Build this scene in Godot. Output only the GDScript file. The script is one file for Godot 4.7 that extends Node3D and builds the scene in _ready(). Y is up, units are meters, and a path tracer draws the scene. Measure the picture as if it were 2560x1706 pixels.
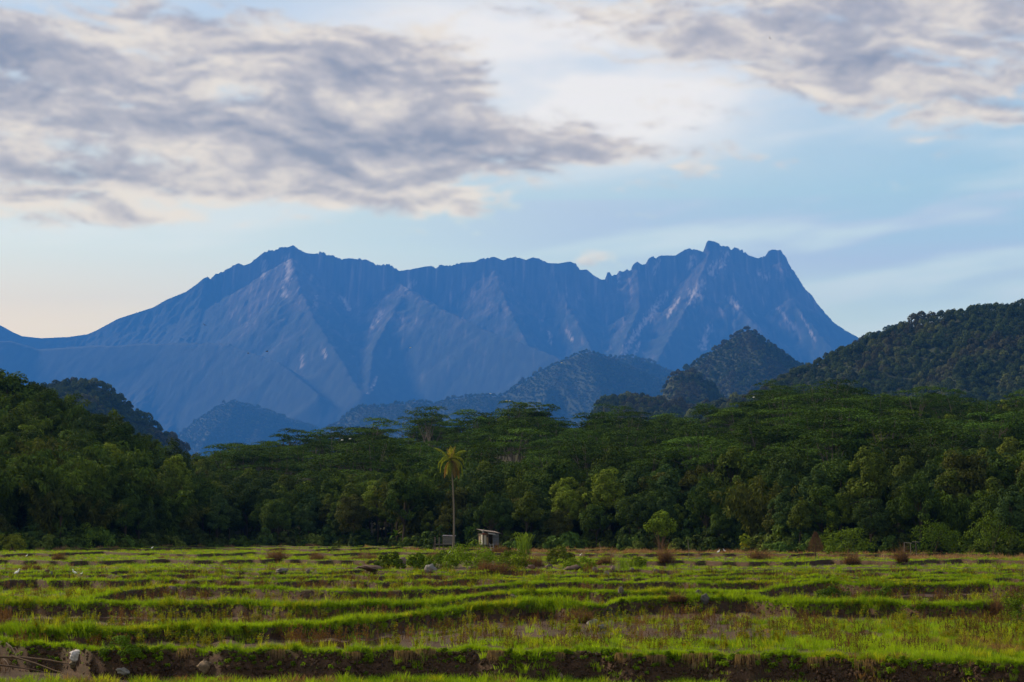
extends Node3D
# A rice-terrace valley under a far granite massif. Metres, y up; the camera stands at the origin, about 5 m above the nearest paddy, and looks along -Z.

const F := 4777.0            # focal length of the lens in pixels of a picture 2560 wide
const PITCH := 0.10057       # the lens looks up by this much
const HAZE := 0.000034       # per metre
const HAZE_TOP := 4100.0

var rng := RandomNumberGenerator.new()
var taken := {}
var M := {}
var nz := FastNoiseLite.new()      # smooth fractal
var nr := FastNoiseLite.new()      # ridged
var n1 := FastNoiseLite.new()      # single octave


# ------------------------------------------------------------------ mesh collector
class MB:
	var v := PackedVector3Array()
	var n := PackedVector3Array()
	var c := PackedColorArray()
	var i := PackedInt32Array()

	func tri(a: Vector3, b: Vector3, d: Vector3, col: Color) -> void:
		var k := v.size()
		v.append(a); v.append(b); v.append(d)
		c.append(col); c.append(col); c.append(col)
		i.append(k); i.append(k + 1); i.append(k + 2)

	func quad(a: Vector3, b: Vector3, d: Vector3, e: Vector3, col: Color) -> void:
		var k := v.size()
		v.append(a); v.append(b); v.append(d); v.append(e)
		for q in 4:
			c.append(col)
		i.append(k); i.append(k + 1); i.append(k + 2)
		i.append(k); i.append(k + 2); i.append(k + 3)

	# a leaf-shaped, slightly folded face
	func leaf(p: Vector3, dir: Vector3, nrm: Vector3, length: float, width: float, col: Color) -> void:
		var side := dir.cross(nrm).normalized() * width * 0.5
		var mid := p + dir * length * 0.45
		quad(p, mid + side, p + dir * length - nrm * length * 0.08, mid - side, col)

	# a tapering round bar through points; smooth sides
	func tube(pts: Array, radii: Array, sides: int, col: Color) -> void:
		var k := v.size()
		while n.size() < k:
			n.append(Vector3.UP)
		for a in pts.size():
			var t: Vector3 = (pts[mini(a + 1, pts.size() - 1)] - pts[maxi(a - 1, 0)]).normalized()
			var s := t.cross(Vector3(0.31, 0.11, 0.94) if absf(t.z) < 0.9 else Vector3.RIGHT).normalized()
			var w := s.cross(t)
			for b in sides:
				var ang := TAU * b / sides
				var q := s * cos(ang) + w * sin(ang)
				v.append(pts[a] + q * radii[a])
				n.append(q)
				c.append(col)
		for a in pts.size() - 1:
			for b in sides:
				var p0 := k + a * sides + b
				var p1 := k + a * sides + (b + 1) % sides
				i.append(p0); i.append(p1); i.append(p0 + sides)
				i.append(p1); i.append(p1 + sides); i.append(p0 + sides)
		var e := v.size()
		var q0: Vector3 = (pts[-1] - pts[-2]).normalized()
		v.append(pts[-1] + q0 * radii[-1] * 0.3); n.append(q0); c.append(col)
		for b in sides:
			i.append(e); i.append(e - sides + (b + 1) % sides); i.append(e - sides + b)

	# a box between two corners in a basis, edges slightly bevelled by a shrunken cap
	func box(at: Transform3D, size: Vector3, col: Color) -> void:
		var h := size * 0.5
		var be := minf(0.012, minf(h.x, minf(h.y, h.z)) * 0.35)
		for ax in 3:
			for sg in [-1.0, 1.0]:
				var u := Vector3.ZERO
				u[ax] = sg
				var b1 := Vector3.ZERO
				b1[(ax + 1) % 3] = 1.0
				var b2 := Vector3.ZERO
				b2[(ax + 2) % 3] = 1.0
				var o := u * h[ax]
				var e1: Vector3 = b1 * (h[(ax + 1) % 3] - be)
				var e2: Vector3 = b2 * (h[(ax + 2) % 3] - be)
				quad(at * (o - e1 - e2), at * (o + e1 - e2), at * (o + e1 + e2), at * (o - e1 + e2), col)
				var f1: Vector3 = b1 * h[(ax + 1) % 3]
				var oi: Vector3 = u * (h[ax] - be)
				quad(at * (o + e1 - e2), at * (oi + f1 - e2), at * (oi + f1 + e2), at * (o + e1 + e2), col)

	func mesh() -> ArrayMesh:
		var a := []
		a.resize(Mesh.ARRAY_MAX)
		a[Mesh.ARRAY_VERTEX] = v
		if n.size() == v.size():
			a[Mesh.ARRAY_NORMAL] = n
		a[Mesh.ARRAY_COLOR] = c
		a[Mesh.ARRAY_INDEX] = i
		var m := ArrayMesh.new()
		m.add_surface_from_arrays(Mesh.PRIMITIVE_TRIANGLES, a)
		return m


# ------------------------------------------------------------------ scene helpers
func numbered(called: String) -> String:
	var k: int = taken.get(called, 0)
	taken[called] = k + 1
	return called if k == 0 else "%s_%03d" % [called, k]


func tag(o: Node, label: String, category: String, group := "", kind := "") -> Node:
	if label: o.set_meta("label", label)
	if category: o.set_meta("category", category)
	if group: o.set_meta("group", group)
	if kind: o.set_meta("kind", kind)
	return o


func base(called: String, where: Vector3, turn := 0.0) -> Node3D:
	var o := Node3D.new()
	o.name = numbered(called)
	add_child(o)
	o.position = where
	o.rotation.y = turn
	return o


func put(called: String, m: Mesh, mat: Material, parent: Node = self) -> MeshInstance3D:
	var o := MeshInstance3D.new()
	o.name = numbered(called) if parent == self else called
	o.mesh = m
	o.material_override = mat
	parent.add_child(o, true)
	return o


func copy(o: Node3D, called: String) -> Node3D:
	var c: Node3D = o.duplicate()
	c.name = numbered(called)
	add_child(c)
	return c


func setting(called: String, m: Mesh, mat: Material) -> MeshInstance3D:
	var o := put(called, m, mat)
	o.set_meta("kind", "structure")
	return o


func scatter(called: String, m: Mesh, mat: Material, places: Array, tints: PackedColorArray, label: String, category: String) -> void:
	if places.is_empty():
		return
	var mm := MultiMesh.new()
	mm.transform_format = MultiMesh.TRANSFORM_3D
	mm.use_colors = true
	mm.mesh = m
	mm.instance_count = places.size()
	for k in places.size():
		mm.set_instance_transform(k, places[k])
		mm.set_instance_color(k, tints[k])
	var o := MultiMeshInstance3D.new()
	o.name = numbered(called)
	o.multimesh = mm
	o.material_override = mat
	add_child(o)
	tag(o, label, category, "", "stuff")


# (x, y) per metre of depth of the line of sight through a pixel of a 2560 x 1706 picture
func sight(u: float, v: float) -> Vector2:
	var a := (u - 1280.0) / F
	var b := -(v - 853.0) / F
	var dz := cos(PITCH) - b * sin(PITCH)
	return Vector2(a / dz, (b * cos(PITCH) + sin(PITCH)) / dz)


func spot(u: float, v: float, d: float) -> Vector3:
	var s := sight(u, v)
	return Vector3(s.x * d, s.y * d, -d)


func column(x: float, d: float) -> float:
	return 1280.0 + x / d * F * 1.005


func along(pts: Array, x: float, k := 1) -> float:
	if x <= pts[0][0]:
		return pts[0][k]
	for q in range(1, pts.size()):
		if x <= pts[q][0]:
			var t: float = (x - pts[q - 1][0]) / (pts[q][0] - pts[q - 1][0])
			return lerpf(pts[q - 1][k], pts[q][k], t)
	return pts[-1][k]


func soft(a: float, b: float, x: float) -> float:
	return smoothstep(a, b, x)


func rnd(a: float, b: float) -> float:
	return rng.randf_range(a, b)


func on_ball() -> Vector3:
	var y := rnd(-1, 1)
	var a := rnd(0, TAU)
	var r := sqrt(1.0 - y * y)
	return Vector3(r * cos(a), y, r * sin(a))


func lin(r: float, g: float, b: float) -> Color:
	return Color(r, g, b).linear_to_srgb()


# a plain rough material whose colour comes from the vertices, times s
func vert_mat(s: float, rough := 0.9, back := 0.0) -> StandardMaterial3D:
	var m := StandardMaterial3D.new()
	m.albedo_color = lin(s, s, s)
	m.vertex_color_use_as_albedo = true
	m.roughness = rough
	m.metallic_specular = 0.25 if back <= 0.0 else 0.10
	m.cull_mode = BaseMaterial3D.CULL_DISABLED
	if back > 0:
		m.backlight_enabled = true
		m.backlight = lin(back, back, back * 0.4)
	return m


func grain(mat: StandardMaterial3D, freq: float, scale: float, lo: float, hi: float, relief := 0.0) -> StandardMaterial3D:
	var t := NoiseTexture2D.new()
	var no := FastNoiseLite.new()
	no.seed = 11
	no.noise_type = FastNoiseLite.TYPE_SIMPLEX
	no.frequency = freq
	no.fractal_octaves = 5
	t.noise = no
	t.width = 512
	t.height = 512
	t.seamless = true
	var gr := Gradient.new()
	gr.set_color(0, Color(lo, lo, lo))
	gr.set_color(1, Color(hi, hi, hi))
	t.color_ramp = gr
	mat.albedo_texture = t
	mat.uv1_triplanar = true
	mat.uv1_world_triplanar = true
	mat.uv1_scale = Vector3.ONE * scale
	if relief > 0:
		mat.heightmap_enabled = true
		mat.heightmap_texture = t
		mat.heightmap_scale = relief
	return mat


func _ready() -> void:
	rng.seed = 7
	nz.seed = 3; nz.frequency = 1.0; nz.fractal_octaves = 5
	nr.seed = 5; nr.frequency = 1.0; nr.fractal_type = FastNoiseLite.FRACTAL_RIDGED; nr.fractal_octaves = 4
	n1.seed = 9; n1.frequency = 1.0; n1.fractal_type = FastNoiseLite.FRACTAL_NONE
	camera_and_light()
	materials()
	print("sky ", Time.get_ticks_msec())
	massif()
	far_hills()
	print("hills ", Time.get_ticks_msec())
	field()
	hillside()
	print("field ", Time.get_ticks_msec())
	forest()
	print("forest ", Time.get_ticks_msec())
	grass()
	print("grass ", Time.get_ticks_msec())
	things()
	print("things ", Time.get_ticks_msec())


# ------------------------------------------------------------------ camera, sky, sun
func camera_and_light() -> void:
	var cam := Camera3D.new()
	cam.name = "camera"
	cam.fov = rad_to_deg(2.0 * atan(853.0 / F))
	cam.rotation.x = PITCH
	cam.near = 0.5
	cam.far = 90000.0
	add_child(cam)
	cam.current = true

	var sun := DirectionalLight3D.new()
	sun.name = "sun"
	var az := deg_to_rad(-53.0)
	var el := deg_to_rad(29.0)
	var to_sun := Vector3(sin(az) * cos(el), sin(el), -cos(az) * cos(el))
	sun.look_at_from_position(Vector3.ZERO, -to_sun, Vector3.UP)
	sun.light_energy = 1.5
	sun.light_angular_distance = 6.0
	sun.light_color = Color(1.0, 0.91, 0.77)
	sun.shadow_enabled = true
	add_child(sun)

	var e := Environment.new()
	e.background_mode = Environment.BG_SKY
	var sky := Sky.new()
	var sm := PanoramaSkyMaterial.new()
	sm.panorama = ImageTexture.create_from_image(sky_picture())
	sm.energy_multiplier = SKY_GAIN
	sky.sky_material = sm
	e.sky = sky
	e.tonemap_mode = Environment.TONE_MAPPER_LINEAR
	e.tonemap_exposure = EXPOSURE
	e.fog_enabled = true
	e.fog_density = HAZE
	e.fog_light_color = lin(0.055, 0.275, 0.95)
	e.sdfgi_enabled = true
	e.ssao_enabled = true
	e.ssil_enabled = true
	var w := WorldEnvironment.new()
	w.name = "daylight"
	w.environment = e
	add_child(w)


const EXPOSURE := 2.0
const SKY_GAIN := 1.2
const HAZE_GLOW := Vector3(0.027, 0.105, 0.30)   # what the haze itself sends back at full depth


# colour of the evening sky as it looks from the ground, at azimuth and elevation given as pixels of the photograph's scale (83.4 to a degree)
func sky_colour(u: float, v: float) -> Vector3:
	var up := 1335.0 - v
	# clear air: pale and warm at the bottom on the sun's side, pale blue above
	var side := clampf((u + 300.0) / 2600.0, 0.0, 1.0) if u > -6000 and u < 8000 else 1.0
	side = smoothstep(0.0, 1.0, side)
	var low := Vector3(0.95, 0.81, 0.65).lerp(Vector3(0.55, 0.69, 0.74), side)
	var mid := Vector3(0.66, 0.75, 0.79).lerp(Vector3(0.36, 0.56, 0.73), side)
	var high := Vector3(0.50, 0.63, 0.81).lerp(Vector3(0.38, 0.54, 0.77), side)
	var c := low.lerp(mid, smoothstep(490.0, 740.0, up))
	c = c.lerp(high, smoothstep(760.0, 1300.0, up))
	# thin bands of high haze
	var wx := u / 1500.0
	var wy := (v + 0.10 * u) / 120.0
	var wisp := nz.get_noise_2d(wx * 1.3 + 40.0, wy * 0.7) * 0.5 + 0.5
	c = c.lerp(Vector3(0.76, 0.79, 0.83), smoothstep(0.45, 0.80, wisp) * 0.38)
	# glowing veil in the middle
	var veil := exp(-(pow((u - 1500.0) / 480.0, 2) + pow((v - 255.0 - 0.05 * (u - 1500.0)) / 135.0, 2)))
	veil = maxf(veil, 0.85 * exp(-(pow((u - 1300.0) / 520.0, 2) + pow((v - 90.0) / 130.0, 2))))
	veil *= 0.85 + 0.6 * nz.get_noise_2d(u / 600.0, v / 200.0 + 9.0)
	c = c.lerp(Vector3(0.84, 0.825, 0.85), clampf(veil * 1.5, 0, 1) * 0.95)
	# cloud cover: where the banks lie
	var bias := -0.80
	bias += 1.45 * exp(-(pow(maxf(absf(u - 230.0) - 560.0, 0.0) / 330.0, 2) + pow(maxf(absf(v - 300.0) - 150.0, 0.0) / 85.0, 2)))
	bias += 1.40 * exp(-(pow(maxf(absf(u - 1150.0) - 260.0, 0.0) / 190.0, 2) + pow((v - 372.0) / (80.0 - 0.07 * (u - 1150.0)), 2)))
	bias += 0.85 * exp(-(pow((u - 1020.0) / 310.0, 2) + pow((v - 185.0 - 0.10 * (u - 1020.0)) / 85.0, 2)))
	bias += 0.85 * exp(-(pow((u - 1020.0) / 300.0, 2) + pow((v - 500.0 - 0.07 * (u - 1020.0)) / 36.0, 2)))
	bias += 1.00 * exp(-(pow((u - 200.0) / 420.0, 2) + pow((v - 566.0) / 34.0, 2)))
	bias += 1.22 * exp(-(pow(maxf(2250.0 - u, 0.0) / 420.0, 2) + pow(maxf(absf(v - 140.0 - 0.10 * (minf(u, 2700.0) - 2300.0)) - 80.0, 0.0) / 120.0, 2)))
	bias += 0.95 * exp(-(pow((u - 1780.0) / 420.0, 2) + pow((v - 90.0 - 0.16 * (u - 1780.0)) / 110.0, 2)))
	bias += 0.50 * exp(-(pow((u - 150.0) / 700.0, 2) + pow((v - 40.0) / 70.0, 2)))
	bias += 0.66 * exp(-(pow((u - 1660.0) / 200.0, 2) + pow((v - 395.0) / 40.0, 2)))
	bias += 0.60 * exp(-(pow((u - 1600.0) / 300.0, 2) + pow((v - 290.0) / 42.0, 2)))
	bias += 0.55 * exp(-(pow((u - 1470.0) / 90.0, 2) + pow((v - 655.0) / 30.0, 2)))
	if v < 60.0 or u < -100.0 or u > 2660.0:      # beyond the picture the broken cloud simply goes on
		var out := maxf(smoothstep(60.0, -600.0, v), maxf(smoothstep(-100.0, -1500.0, u), smoothstep(2660.0, 4200.0, u)))
		out *= smoothstep(250.0, 700.0, up)
		bias = lerpf(bias, 0.10, out)
	var wp := n1.get_noise_2d(u / 500.0, v / 220.0 + 50.0)
	var wq := n1.get_noise_2d(u / 210.0 + 80.0, v / 90.0)
	var lv := v - 0.06 * u + wp * 26.0          # the layers lie almost level, dipping a little to one side
	var big := nz.get_noise_2d(u / 640.0 + wp * 0.2, lv / 150.0)
	var mx := u / 250.0 + wq * 0.22
	var my := lv / 64.0 + wq * 0.25
	var puff := nz.get_noise_2d(mx + 17.0, my + 5.0)
	var fluff := nz.get_noise_2d(u / 84.0 + puff * 0.8, v / 34.0 + 31.0 + wq * 0.6)
	var lace := nz.get_noise_2d(u / 30.0 + fluff, v / 14.0 + 71.0)
	var dens := bias + big * 0.75 + puff * 0.60 + fluff * 0.30 + lace * 0.14
	var cover := smoothstep(-0.34, 0.42, dens)
	if cover > 0.0:
		# thin cloud glows warm, thick cloud is blue-grey
		var under := nz.get_noise_2d(mx + 17.0 - 0.08, my + 5.42)
		var roll := nz.get_noise_2d(u / 430.0 + 60.0, lv / 88.0 + wp * 0.5)
		var heavy := 0.40 * exp(-(pow((u - 1180.0) / 330.0, 2) + pow((v - 385.0) / 50.0, 2))) + 0.30 * exp(-(pow((u - 380.0) / 420.0, 2) + pow((v - 300.0 - 0.10 * (u - 380.0)) / 46.0, 2)))
		heavy += 0.30 * exp(-(pow((u - 150.0) / 300.0, 2) + pow((v - 455.0) / 34.0, 2))) + 0.34 * exp(-(pow((u - 40.0) / 130.0, 2) + pow((v - 165.0) / 70.0, 2)))
		heavy += 0.26 * exp(-(pow((u - 2320.0) / 330.0, 2) + pow((v - 170.0) / 60.0, 2))) + 0.22 * exp(-(pow((u - 1000.0) / 240.0, 2) + pow((v - 180.0) / 60.0, 2))) - 0.25 * exp(-(pow((u - 560.0) / 420.0, 2) + pow((v - 520.0) / 36.0, 2)))
		var thick := clampf(0.34 + heavy + (dens - 0.62) * 0.26 + roll * 0.58 + (under - puff) * 0.26 + fluff * 0.20 + lace * 0.08, 0.0, 1.0)
		var cl := Vector3(0.79, 0.725, 0.68).lerp(Vector3(0.51, 0.495, 0.555), clampf(thick / 0.46, 0.0, 1.0))
		cl = cl.lerp(Vector3(0.255, 0.295, 0.42), clampf((thick - 0.40) / 0.60, 0.0, 1.0))
		c = c.lerp(cl, cover * 0.93)
	return c


func sky_source(az: float, el: float) -> Color:
	var d := 83.4
	var col := sky_colour(1280.0 + rad_to_deg(az) * d, 1335.0 - rad_to_deg(el) * d)
	# what stands above the haze, so that it looks like this from below it
	var path := minf(HAZE_TOP / maxf(sin(maxf(el, 0.004)), 0.01), 28000.0)
	var t := exp(-HAZE * path)
	var s := (col / EXPOSURE - HAZE_GLOW * (1.0 - t)) / t
	return Color(maxf(s.x, 0.02) / SKY_GAIN, maxf(s.y, 0.02) / SKY_GAIN, maxf(s.z, 0.02) / SKY_GAIN)


func sky_picture() -> Image:
	var w := 4096
	var h := 2560
	var cw := 512
	var ch := 256
	var im := Image.create(cw, ch, false, Image.FORMAT_RGB8)
	for y in ch:
		var el := (0.5 - (y + 0.5) / ch) * PI
		if el < -0.03:
			im.fill_rect(Rect2i(0, y, cw, 1), Color(0.16, 0.17, 0.16))
			continue
		for x in cw:
			var az := wrapf((x + 0.5) / cw * TAU, -PI, PI)
			im.set_pixel(x, y, sky_source(az, maxf(el, 0.0)).linear_to_srgb())
	im.resize(w, h, Image.INTERPOLATE_CUBIC)
	# the part that the lens sees (a panorama begins at -Z), in full detail
	var half := int(w * 19.0 / 360.0)
	var y0 := int(h * (0.5 - 19.5 / 180.0))
	var y1 := int(h * 0.5)
	for y in range(y0, y1):
		var el := (0.5 - (y + 0.5) / h) * PI
		for x in range(-half, half):
			im.set_pixel(posmod(x, w), y, sky_source((x + 0.5) / w * TAU, el).linear_to_srgb())
	return im


# ------------------------------------------------------------------ materials
func materials() -> void:
	M.leaf = vert_mat(0.25, 0.85, 0.32)
	M.bark = grain(vert_mat(0.5, 0.95), 0.03, 1.4, 0.55, 1.0, 2.0)
	M.grass = vert_mat(0.42, 0.7, 0.85)
	M.soil = grain(vert_mat(0.35, 0.95), 0.025, 0.9, 0.5, 1.0, 4.0)
	M.rock_far = vert_mat(0.5, 1.0)
	M.hill = vert_mat(0.2, 1.0)
	M.stone = grain(vert_mat(0.6, 0.9), 0.03, 1.7, 0.6, 1.0, 2.0)
	M.wood = grain(vert_mat(0.5, 0.9), 0.04, 2.5, 0.55, 1.0, 0.6)
	M.metal = grain(vert_mat(0.5, 0.6), 0.02, 1.2, 0.6, 1.0)
	M.cloth = vert_mat(0.9, 0.8)
	M.feather = vert_mat(0.9, 0.8)
	var wm := StandardMaterial3D.new()
	wm.albedo_color = lin(0.035, 0.024, 0.016)
	wm.roughness = 0.06
	wm.metallic_specular = 0.5
	M.water = wm


# ------------------------------------------------------------------ the massif
const RIDGE := [[-700, 800], [-300, 790], [-100, 790], [0, 814], [33, 832], [54, 841], [103, 846], [169, 843], [218, 836], [239, 827], [294, 797], [337, 783], [381, 769], [413, 750], [462, 730],
	[490, 710], [506, 696], [517, 692], [523, 699], [536, 685], [544, 684], [577, 666], [593, 658], [607, 664], [626, 657], [636, 647], [658, 630], [680, 628], [699, 618], [718, 618],
	[730, 613], [743, 623], [762, 633], [783, 635], [802, 631], [816, 635], [832, 640], [846, 649], [870, 646], [914, 649], [941, 663], [974, 662], [996, 678], [1034, 672], [1066, 666],
	[1083, 666], [1088, 673], [1099, 663], [1131, 663], [1153, 657], [1186, 655], [1202, 647], [1235, 642], [1257, 651], [1280, 644], [1296, 644], [1315, 650], [1332, 644], [1351, 647],
	[1370, 658], [1397, 659], [1424, 654], [1438, 658], [1451, 675], [1468, 674], [1484, 688], [1503, 699], [1515, 699], [1518, 681], [1526, 681], [1530, 689], [1541, 688], [1549, 677],
	[1560, 680], [1568, 673], [1578, 679], [1585, 661], [1594, 654], [1606, 662], [1615, 661], [1625, 644], [1642, 644], [1655, 639], [1691, 639], [1715, 624], [1732, 621], [1761, 630],
	[1767, 612], [1772, 601], [1789, 604], [1800, 609], [1805, 616], [1824, 616], [1829, 626], [1840, 618], [1857, 626], [1865, 633], [1876, 639], [1895, 645], [1914, 644], [1925, 628],
	[1933, 624], [1955, 626], [1968, 644], [1979, 663], [1990, 693], [2004, 726], [2017, 737], [2028, 759], [2042, 780], [2058, 802], [2074, 824], [2096, 829], [2118, 840], [2137, 851],
	[2250, 912], [2500, 960], [2900, 1000]]
# spurs that run down from the ridge towards the valley: pixel and metres in front of the ridge
const SPURS := [
	[[-600, 830, 2600], [0, 818, 2600], [100, 849, 2600], [220, 840, 2600], [420, 832, 2700], [560, 830, 3000], [700, 880, 4000], [800, 960, 5200]],
	[[730, 620, 200], [752, 700, 1200], [790, 780, 2400], [850, 870, 3800], [905, 960, 5200]],
	[[996, 680, 250], [1015, 695, 700], [980, 760, 1600], [930, 850, 3000], [920, 960, 5000]],
	[[1015, 695, 700], [1090, 740, 1700], [1220, 800, 3000], [1380, 860, 4400], [1500, 930, 5600]],
	[[1235, 645, 100], [1262, 720, 1000], [1300, 800, 2200], [1340, 880, 3800]],
	[[1397, 662, 100], [1420, 740, 900], [1470, 830, 2300], [1500, 900, 3800]],
	[[1594, 656, 100], [1600, 740, 900], [1560, 830, 2400], [1540, 920, 4200]],
	[[1772, 606, 100], [1740, 700, 900], [1690, 790, 2000], [1640, 880, 3600], [1600, 960, 5200]],
	[[1800, 612, 100], [1830, 720, 1000], [1900, 800, 2100], [1960, 880, 3600], [2020, 960, 5200]],
	[[1950, 630, 150], [1975, 720, 900], [2040, 800, 1900], [2100, 870, 3000]]]
const SCARS := [[[1672, 730], [1640, 770], [1605, 815], [1580, 850], [1562, 884], 9], [[1760, 706], [1742, 730], [1733, 752], 12], [[1700, 745], [1672, 790], 5], [[1600, 858], [1585, 890], 5],
	[[1775, 820], [1765, 850], [1760, 872], 10], [[1795, 660], [1785, 680], 12], [[1830, 745], [1850, 770], 10], [[712, 640], [716, 690], [705, 735], 9], [[655, 650], [652, 690], 6],
	[[852, 742], [872, 776], 5], [[948, 782], [928, 812], 8], [[788, 740], [780, 765], 4], [[1028, 705], [1015, 722], 8], [[940, 945], [930, 970], [918, 985], 4], [[753, 890], [752, 915], 5],
	[[806, 875], [812, 892], 6], [[1418, 825], [1430, 850], 5], [[1375, 830], [1378, 860], 5], [[2010, 790], [2030, 830], [2045, 850], 3], [[1950, 770], [1990, 820], 4], [[1545, 655], [1550, 700], 5],
	[[1905, 680], [1925, 695], 8], [[1735, 640], [1728, 665], 8], [[1820, 630], [1812, 660], 9], [[1650, 650], [1640, 680], 7]]


func massif() -> void:
	var D := 26000.0
	var u0 := -500.0
	var du := 3.3
	var cols := 900
	# rows: metres in front of the crest (behind it where negative)
	var steps := [-3000.0, -1200.0, -350.0]
	for k in 150:
		steps.append(lerpf(0.0, 9000.0, pow(k / 149.0, 1.55)))
	var rows: int = steps.size()
	var spur := []
	for s in SPURS:
		var line := []
		for p in s:
			var w := spot(p[0], p[1], D - p[2])
			line.append(Vector3(w.x, w.y, p[2]))
		spur.append(line)
	var b := MB.new()
	b.v.resize(cols * rows)
	b.c.resize(cols * rows)
	var kx := sight(1281, 853).x - sight(1280, 853).x
	for ci in cols:
		var u := u0 + ci * du
		var x := (u - 1280.0) * kx * D
		var jag := (n1.get_noise_1d(u / 9.0) * 2.6 + n1.get_noise_1d(u / 4.1 + 90.0) * 1.8) * soft(-0.15, 0.45, n1.get_noise_1d(u / 52.0 + 300.0))
		var rocky := soft(480, 620, u) * (1.0 - soft(2010, 2100, u))
		var crest: float = sight(u, along(RIDGE, u) + jag * rocky * 1.3).y * D
		for ri in rows:
			var s: float = steps[ri]
			var h := 0.0
			if s <= 0.0:
				h = crest + s * 0.35
				if s < -1.0:
					h += nz.get_noise_2d(x / 800.0, s / 800.0) * 120.0
			else:
				var steep := lerpf(0.50, 0.78, rocky)
				# cliff below the crest, then scree and forest running out to the valley
				var f := (1.0 - steep * 0.55 * (1.0 - exp(-s / 700.0))) * (1.0 - smoothstep(0.0, 9500.0, s) * 0.93)
				h = crest * f
				var wob := nz.get_noise_2d(x / 900.0, s / 1700.0) * 260.0
				var rib := nr.get_noise_2d((x + wob) / 900.0, s / 2600.0) * 0.5
				var rib2 := nr.get_noise_2d((x + wob * 1.3) / 330.0 + 30.0, s / 760.0) * 0.5
				var grow := soft(0.0, 1200.0, s)
				var crag := rocky * (0.22 + 0.78 * soft(1300.0, 2400.0, h))
				h += (rib * 230.0 - 95.0) * grow * (0.4 + 0.6 * crag) + (rib2 * 80.0 - 30.0) * soft(0.0, 350.0, s) * (0.12 + 0.88 * crag)
				h += nz.get_noise_2d(x / 120.0, s / 160.0) * 34.0 * soft(0.0, 120.0, s)
				h += nr.get_noise_2d(x / 170.0 + 3.0, s / 900.0) * 70.0 * soft(30.0, 350.0, s) * (1.0 - soft(1500.0, 4000.0, s)) * rocky
				for line in spur:
					if x < line[0].x - 3500.0 and x < line[-1].x - 3500.0 or x > line[0].x + 4200.0 and x > line[-1].x + 4200.0:
						continue
					var best := -1e9
					for q in line.size() - 1:
						var a: Vector3 = line[q]
						var e: Vector3 = line[q + 1]
						var ab := Vector2(e.x - a.x, e.z - a.z)
						var ap := Vector2(x - a.x, s - a.z)
						var t := clampf(ap.dot(ab) / ab.length_squared(), 0.0, 1.0)
						var off := (ap - ab * t).length()
						best = maxf(best, lerpf(a.y, e.y, t) - 120.0 - off * 0.60 - off * off * 0.00006)
					best += (rib2 * 50.0 - 22.0) * crag + nz.get_noise_2d(x / 150.0 + 7.0, s / 200.0) * 24.0 * (0.3 + 0.7 * crag)
					if best > h - 220.0:
						var k := clampf(0.5 + 0.5 * (best - h) / 220.0, 0.0, 1.0)
						h = lerpf(h, best, k) + 220.0 * k * (1.0 - k) * 0.5
				h = minf(h, crest - s * 0.12) if s < 3000.0 else h
			b.v[ci * rows + ri] = Vector3(x, h, -(D - s))
			# bare granite high up, forest below; landslide scars in between
			var up := h / 4000.0
			var pv := 1335.0 - h / (D - s) * F
			var bare := soft(0.60, 0.86, up + nz.get_noise_2d(x / 500.0, s / 700.0) * 0.22 - (1.0 - rocky) * 0.5)
			var streak := nz.get_noise_2d(x / 90.0, s / 900.0 + 3.0) * 0.5 + 0.5
			var col := Color(0.012, 0.017, 0.010).lerp(Color(0.050, 0.044, 0.042), bare * 0.75)
			col = col.lerp(Color(0.13, 0.105, 0.095), soft(0.62, 0.82, streak) * (0.30 + 0.6 * bare) * soft(0.38, 0.55, up) * rocky)
			var pu := 1280.0 + x / (D - s) * F
			for scar in SCARS:
				for q in scar.size() - 2:
					var p0 := Vector2(scar[q][0], scar[q][1])
					var p1 := Vector2(scar[q + 1][0], scar[q + 1][1])
					if absf(pv - (p0.y + p1.y) * 0.5) > 60.0 or absf(pu - (p0.x + p1.x) * 0.5) > 70.0:
						continue
					var pp := Vector2(pu, pv) - p0
					var t2 := clampf(pp.dot(p1 - p0) / (p1 - p0).length_squared(), 0.0, 1.0)
					var off2 := (pp - (p1 - p0) * t2).length() / float(scar[-1])
					off2 += nz.get_noise_2d(pu / 7.0, pv / 12.0) * 1.7
					col = col.lerp(Color(0.25, 0.215, 0.20), clampf(1.0 - off2, 0.0, 1.0) * 0.75)
			var mott := 1.0 + 0.9 * nz.get_noise_2d(x / 70.0 + 11.0, s / 420.0) + 0.5 * nr.get_noise_2d(x / 210.0, s / 1200.0 + 4.0)
			col = shade_of(col, clampf(mott, 0.35, 1.9))
			b.c[ci * rows + ri] = Color(col.r * 2.0, col.g * 2.0, col.b * 2.0)
	grid(b, cols, rows)
	setting("mountain", b.mesh(), M.rock_far)


func grid(b: MB, cols: int, rows: int) -> void:
	var k := b.i.size()
	b.i.resize(k + (cols - 1) * (rows - 1) * 6)
	for a in cols - 1:
		for r in rows - 1:
			var p := a * rows + r
			b.i[k] = p; b.i[k + 1] = p + 1; b.i[k + 2] = p + rows
			b.i[k + 3] = p + rows; b.i[k + 4] = p + 1; b.i[k + 5] = p + rows + 1
			k += 6
	smooth(b)


func smooth(b: MB) -> void:
	b.n.resize(b.v.size())
	for t in range(0, b.i.size(), 3):
		var p := b.i[t]
		var q := b.i[t + 1]
		var r := b.i[t + 2]
		var f := (b.v[r] - b.v[p]).cross(b.v[q] - b.v[p])
		b.n[p] += f
		b.n[q] += f
		b.n[r] += f
	for t in b.n.size():
		b.n[t] = b.n[t].normalized()


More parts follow.
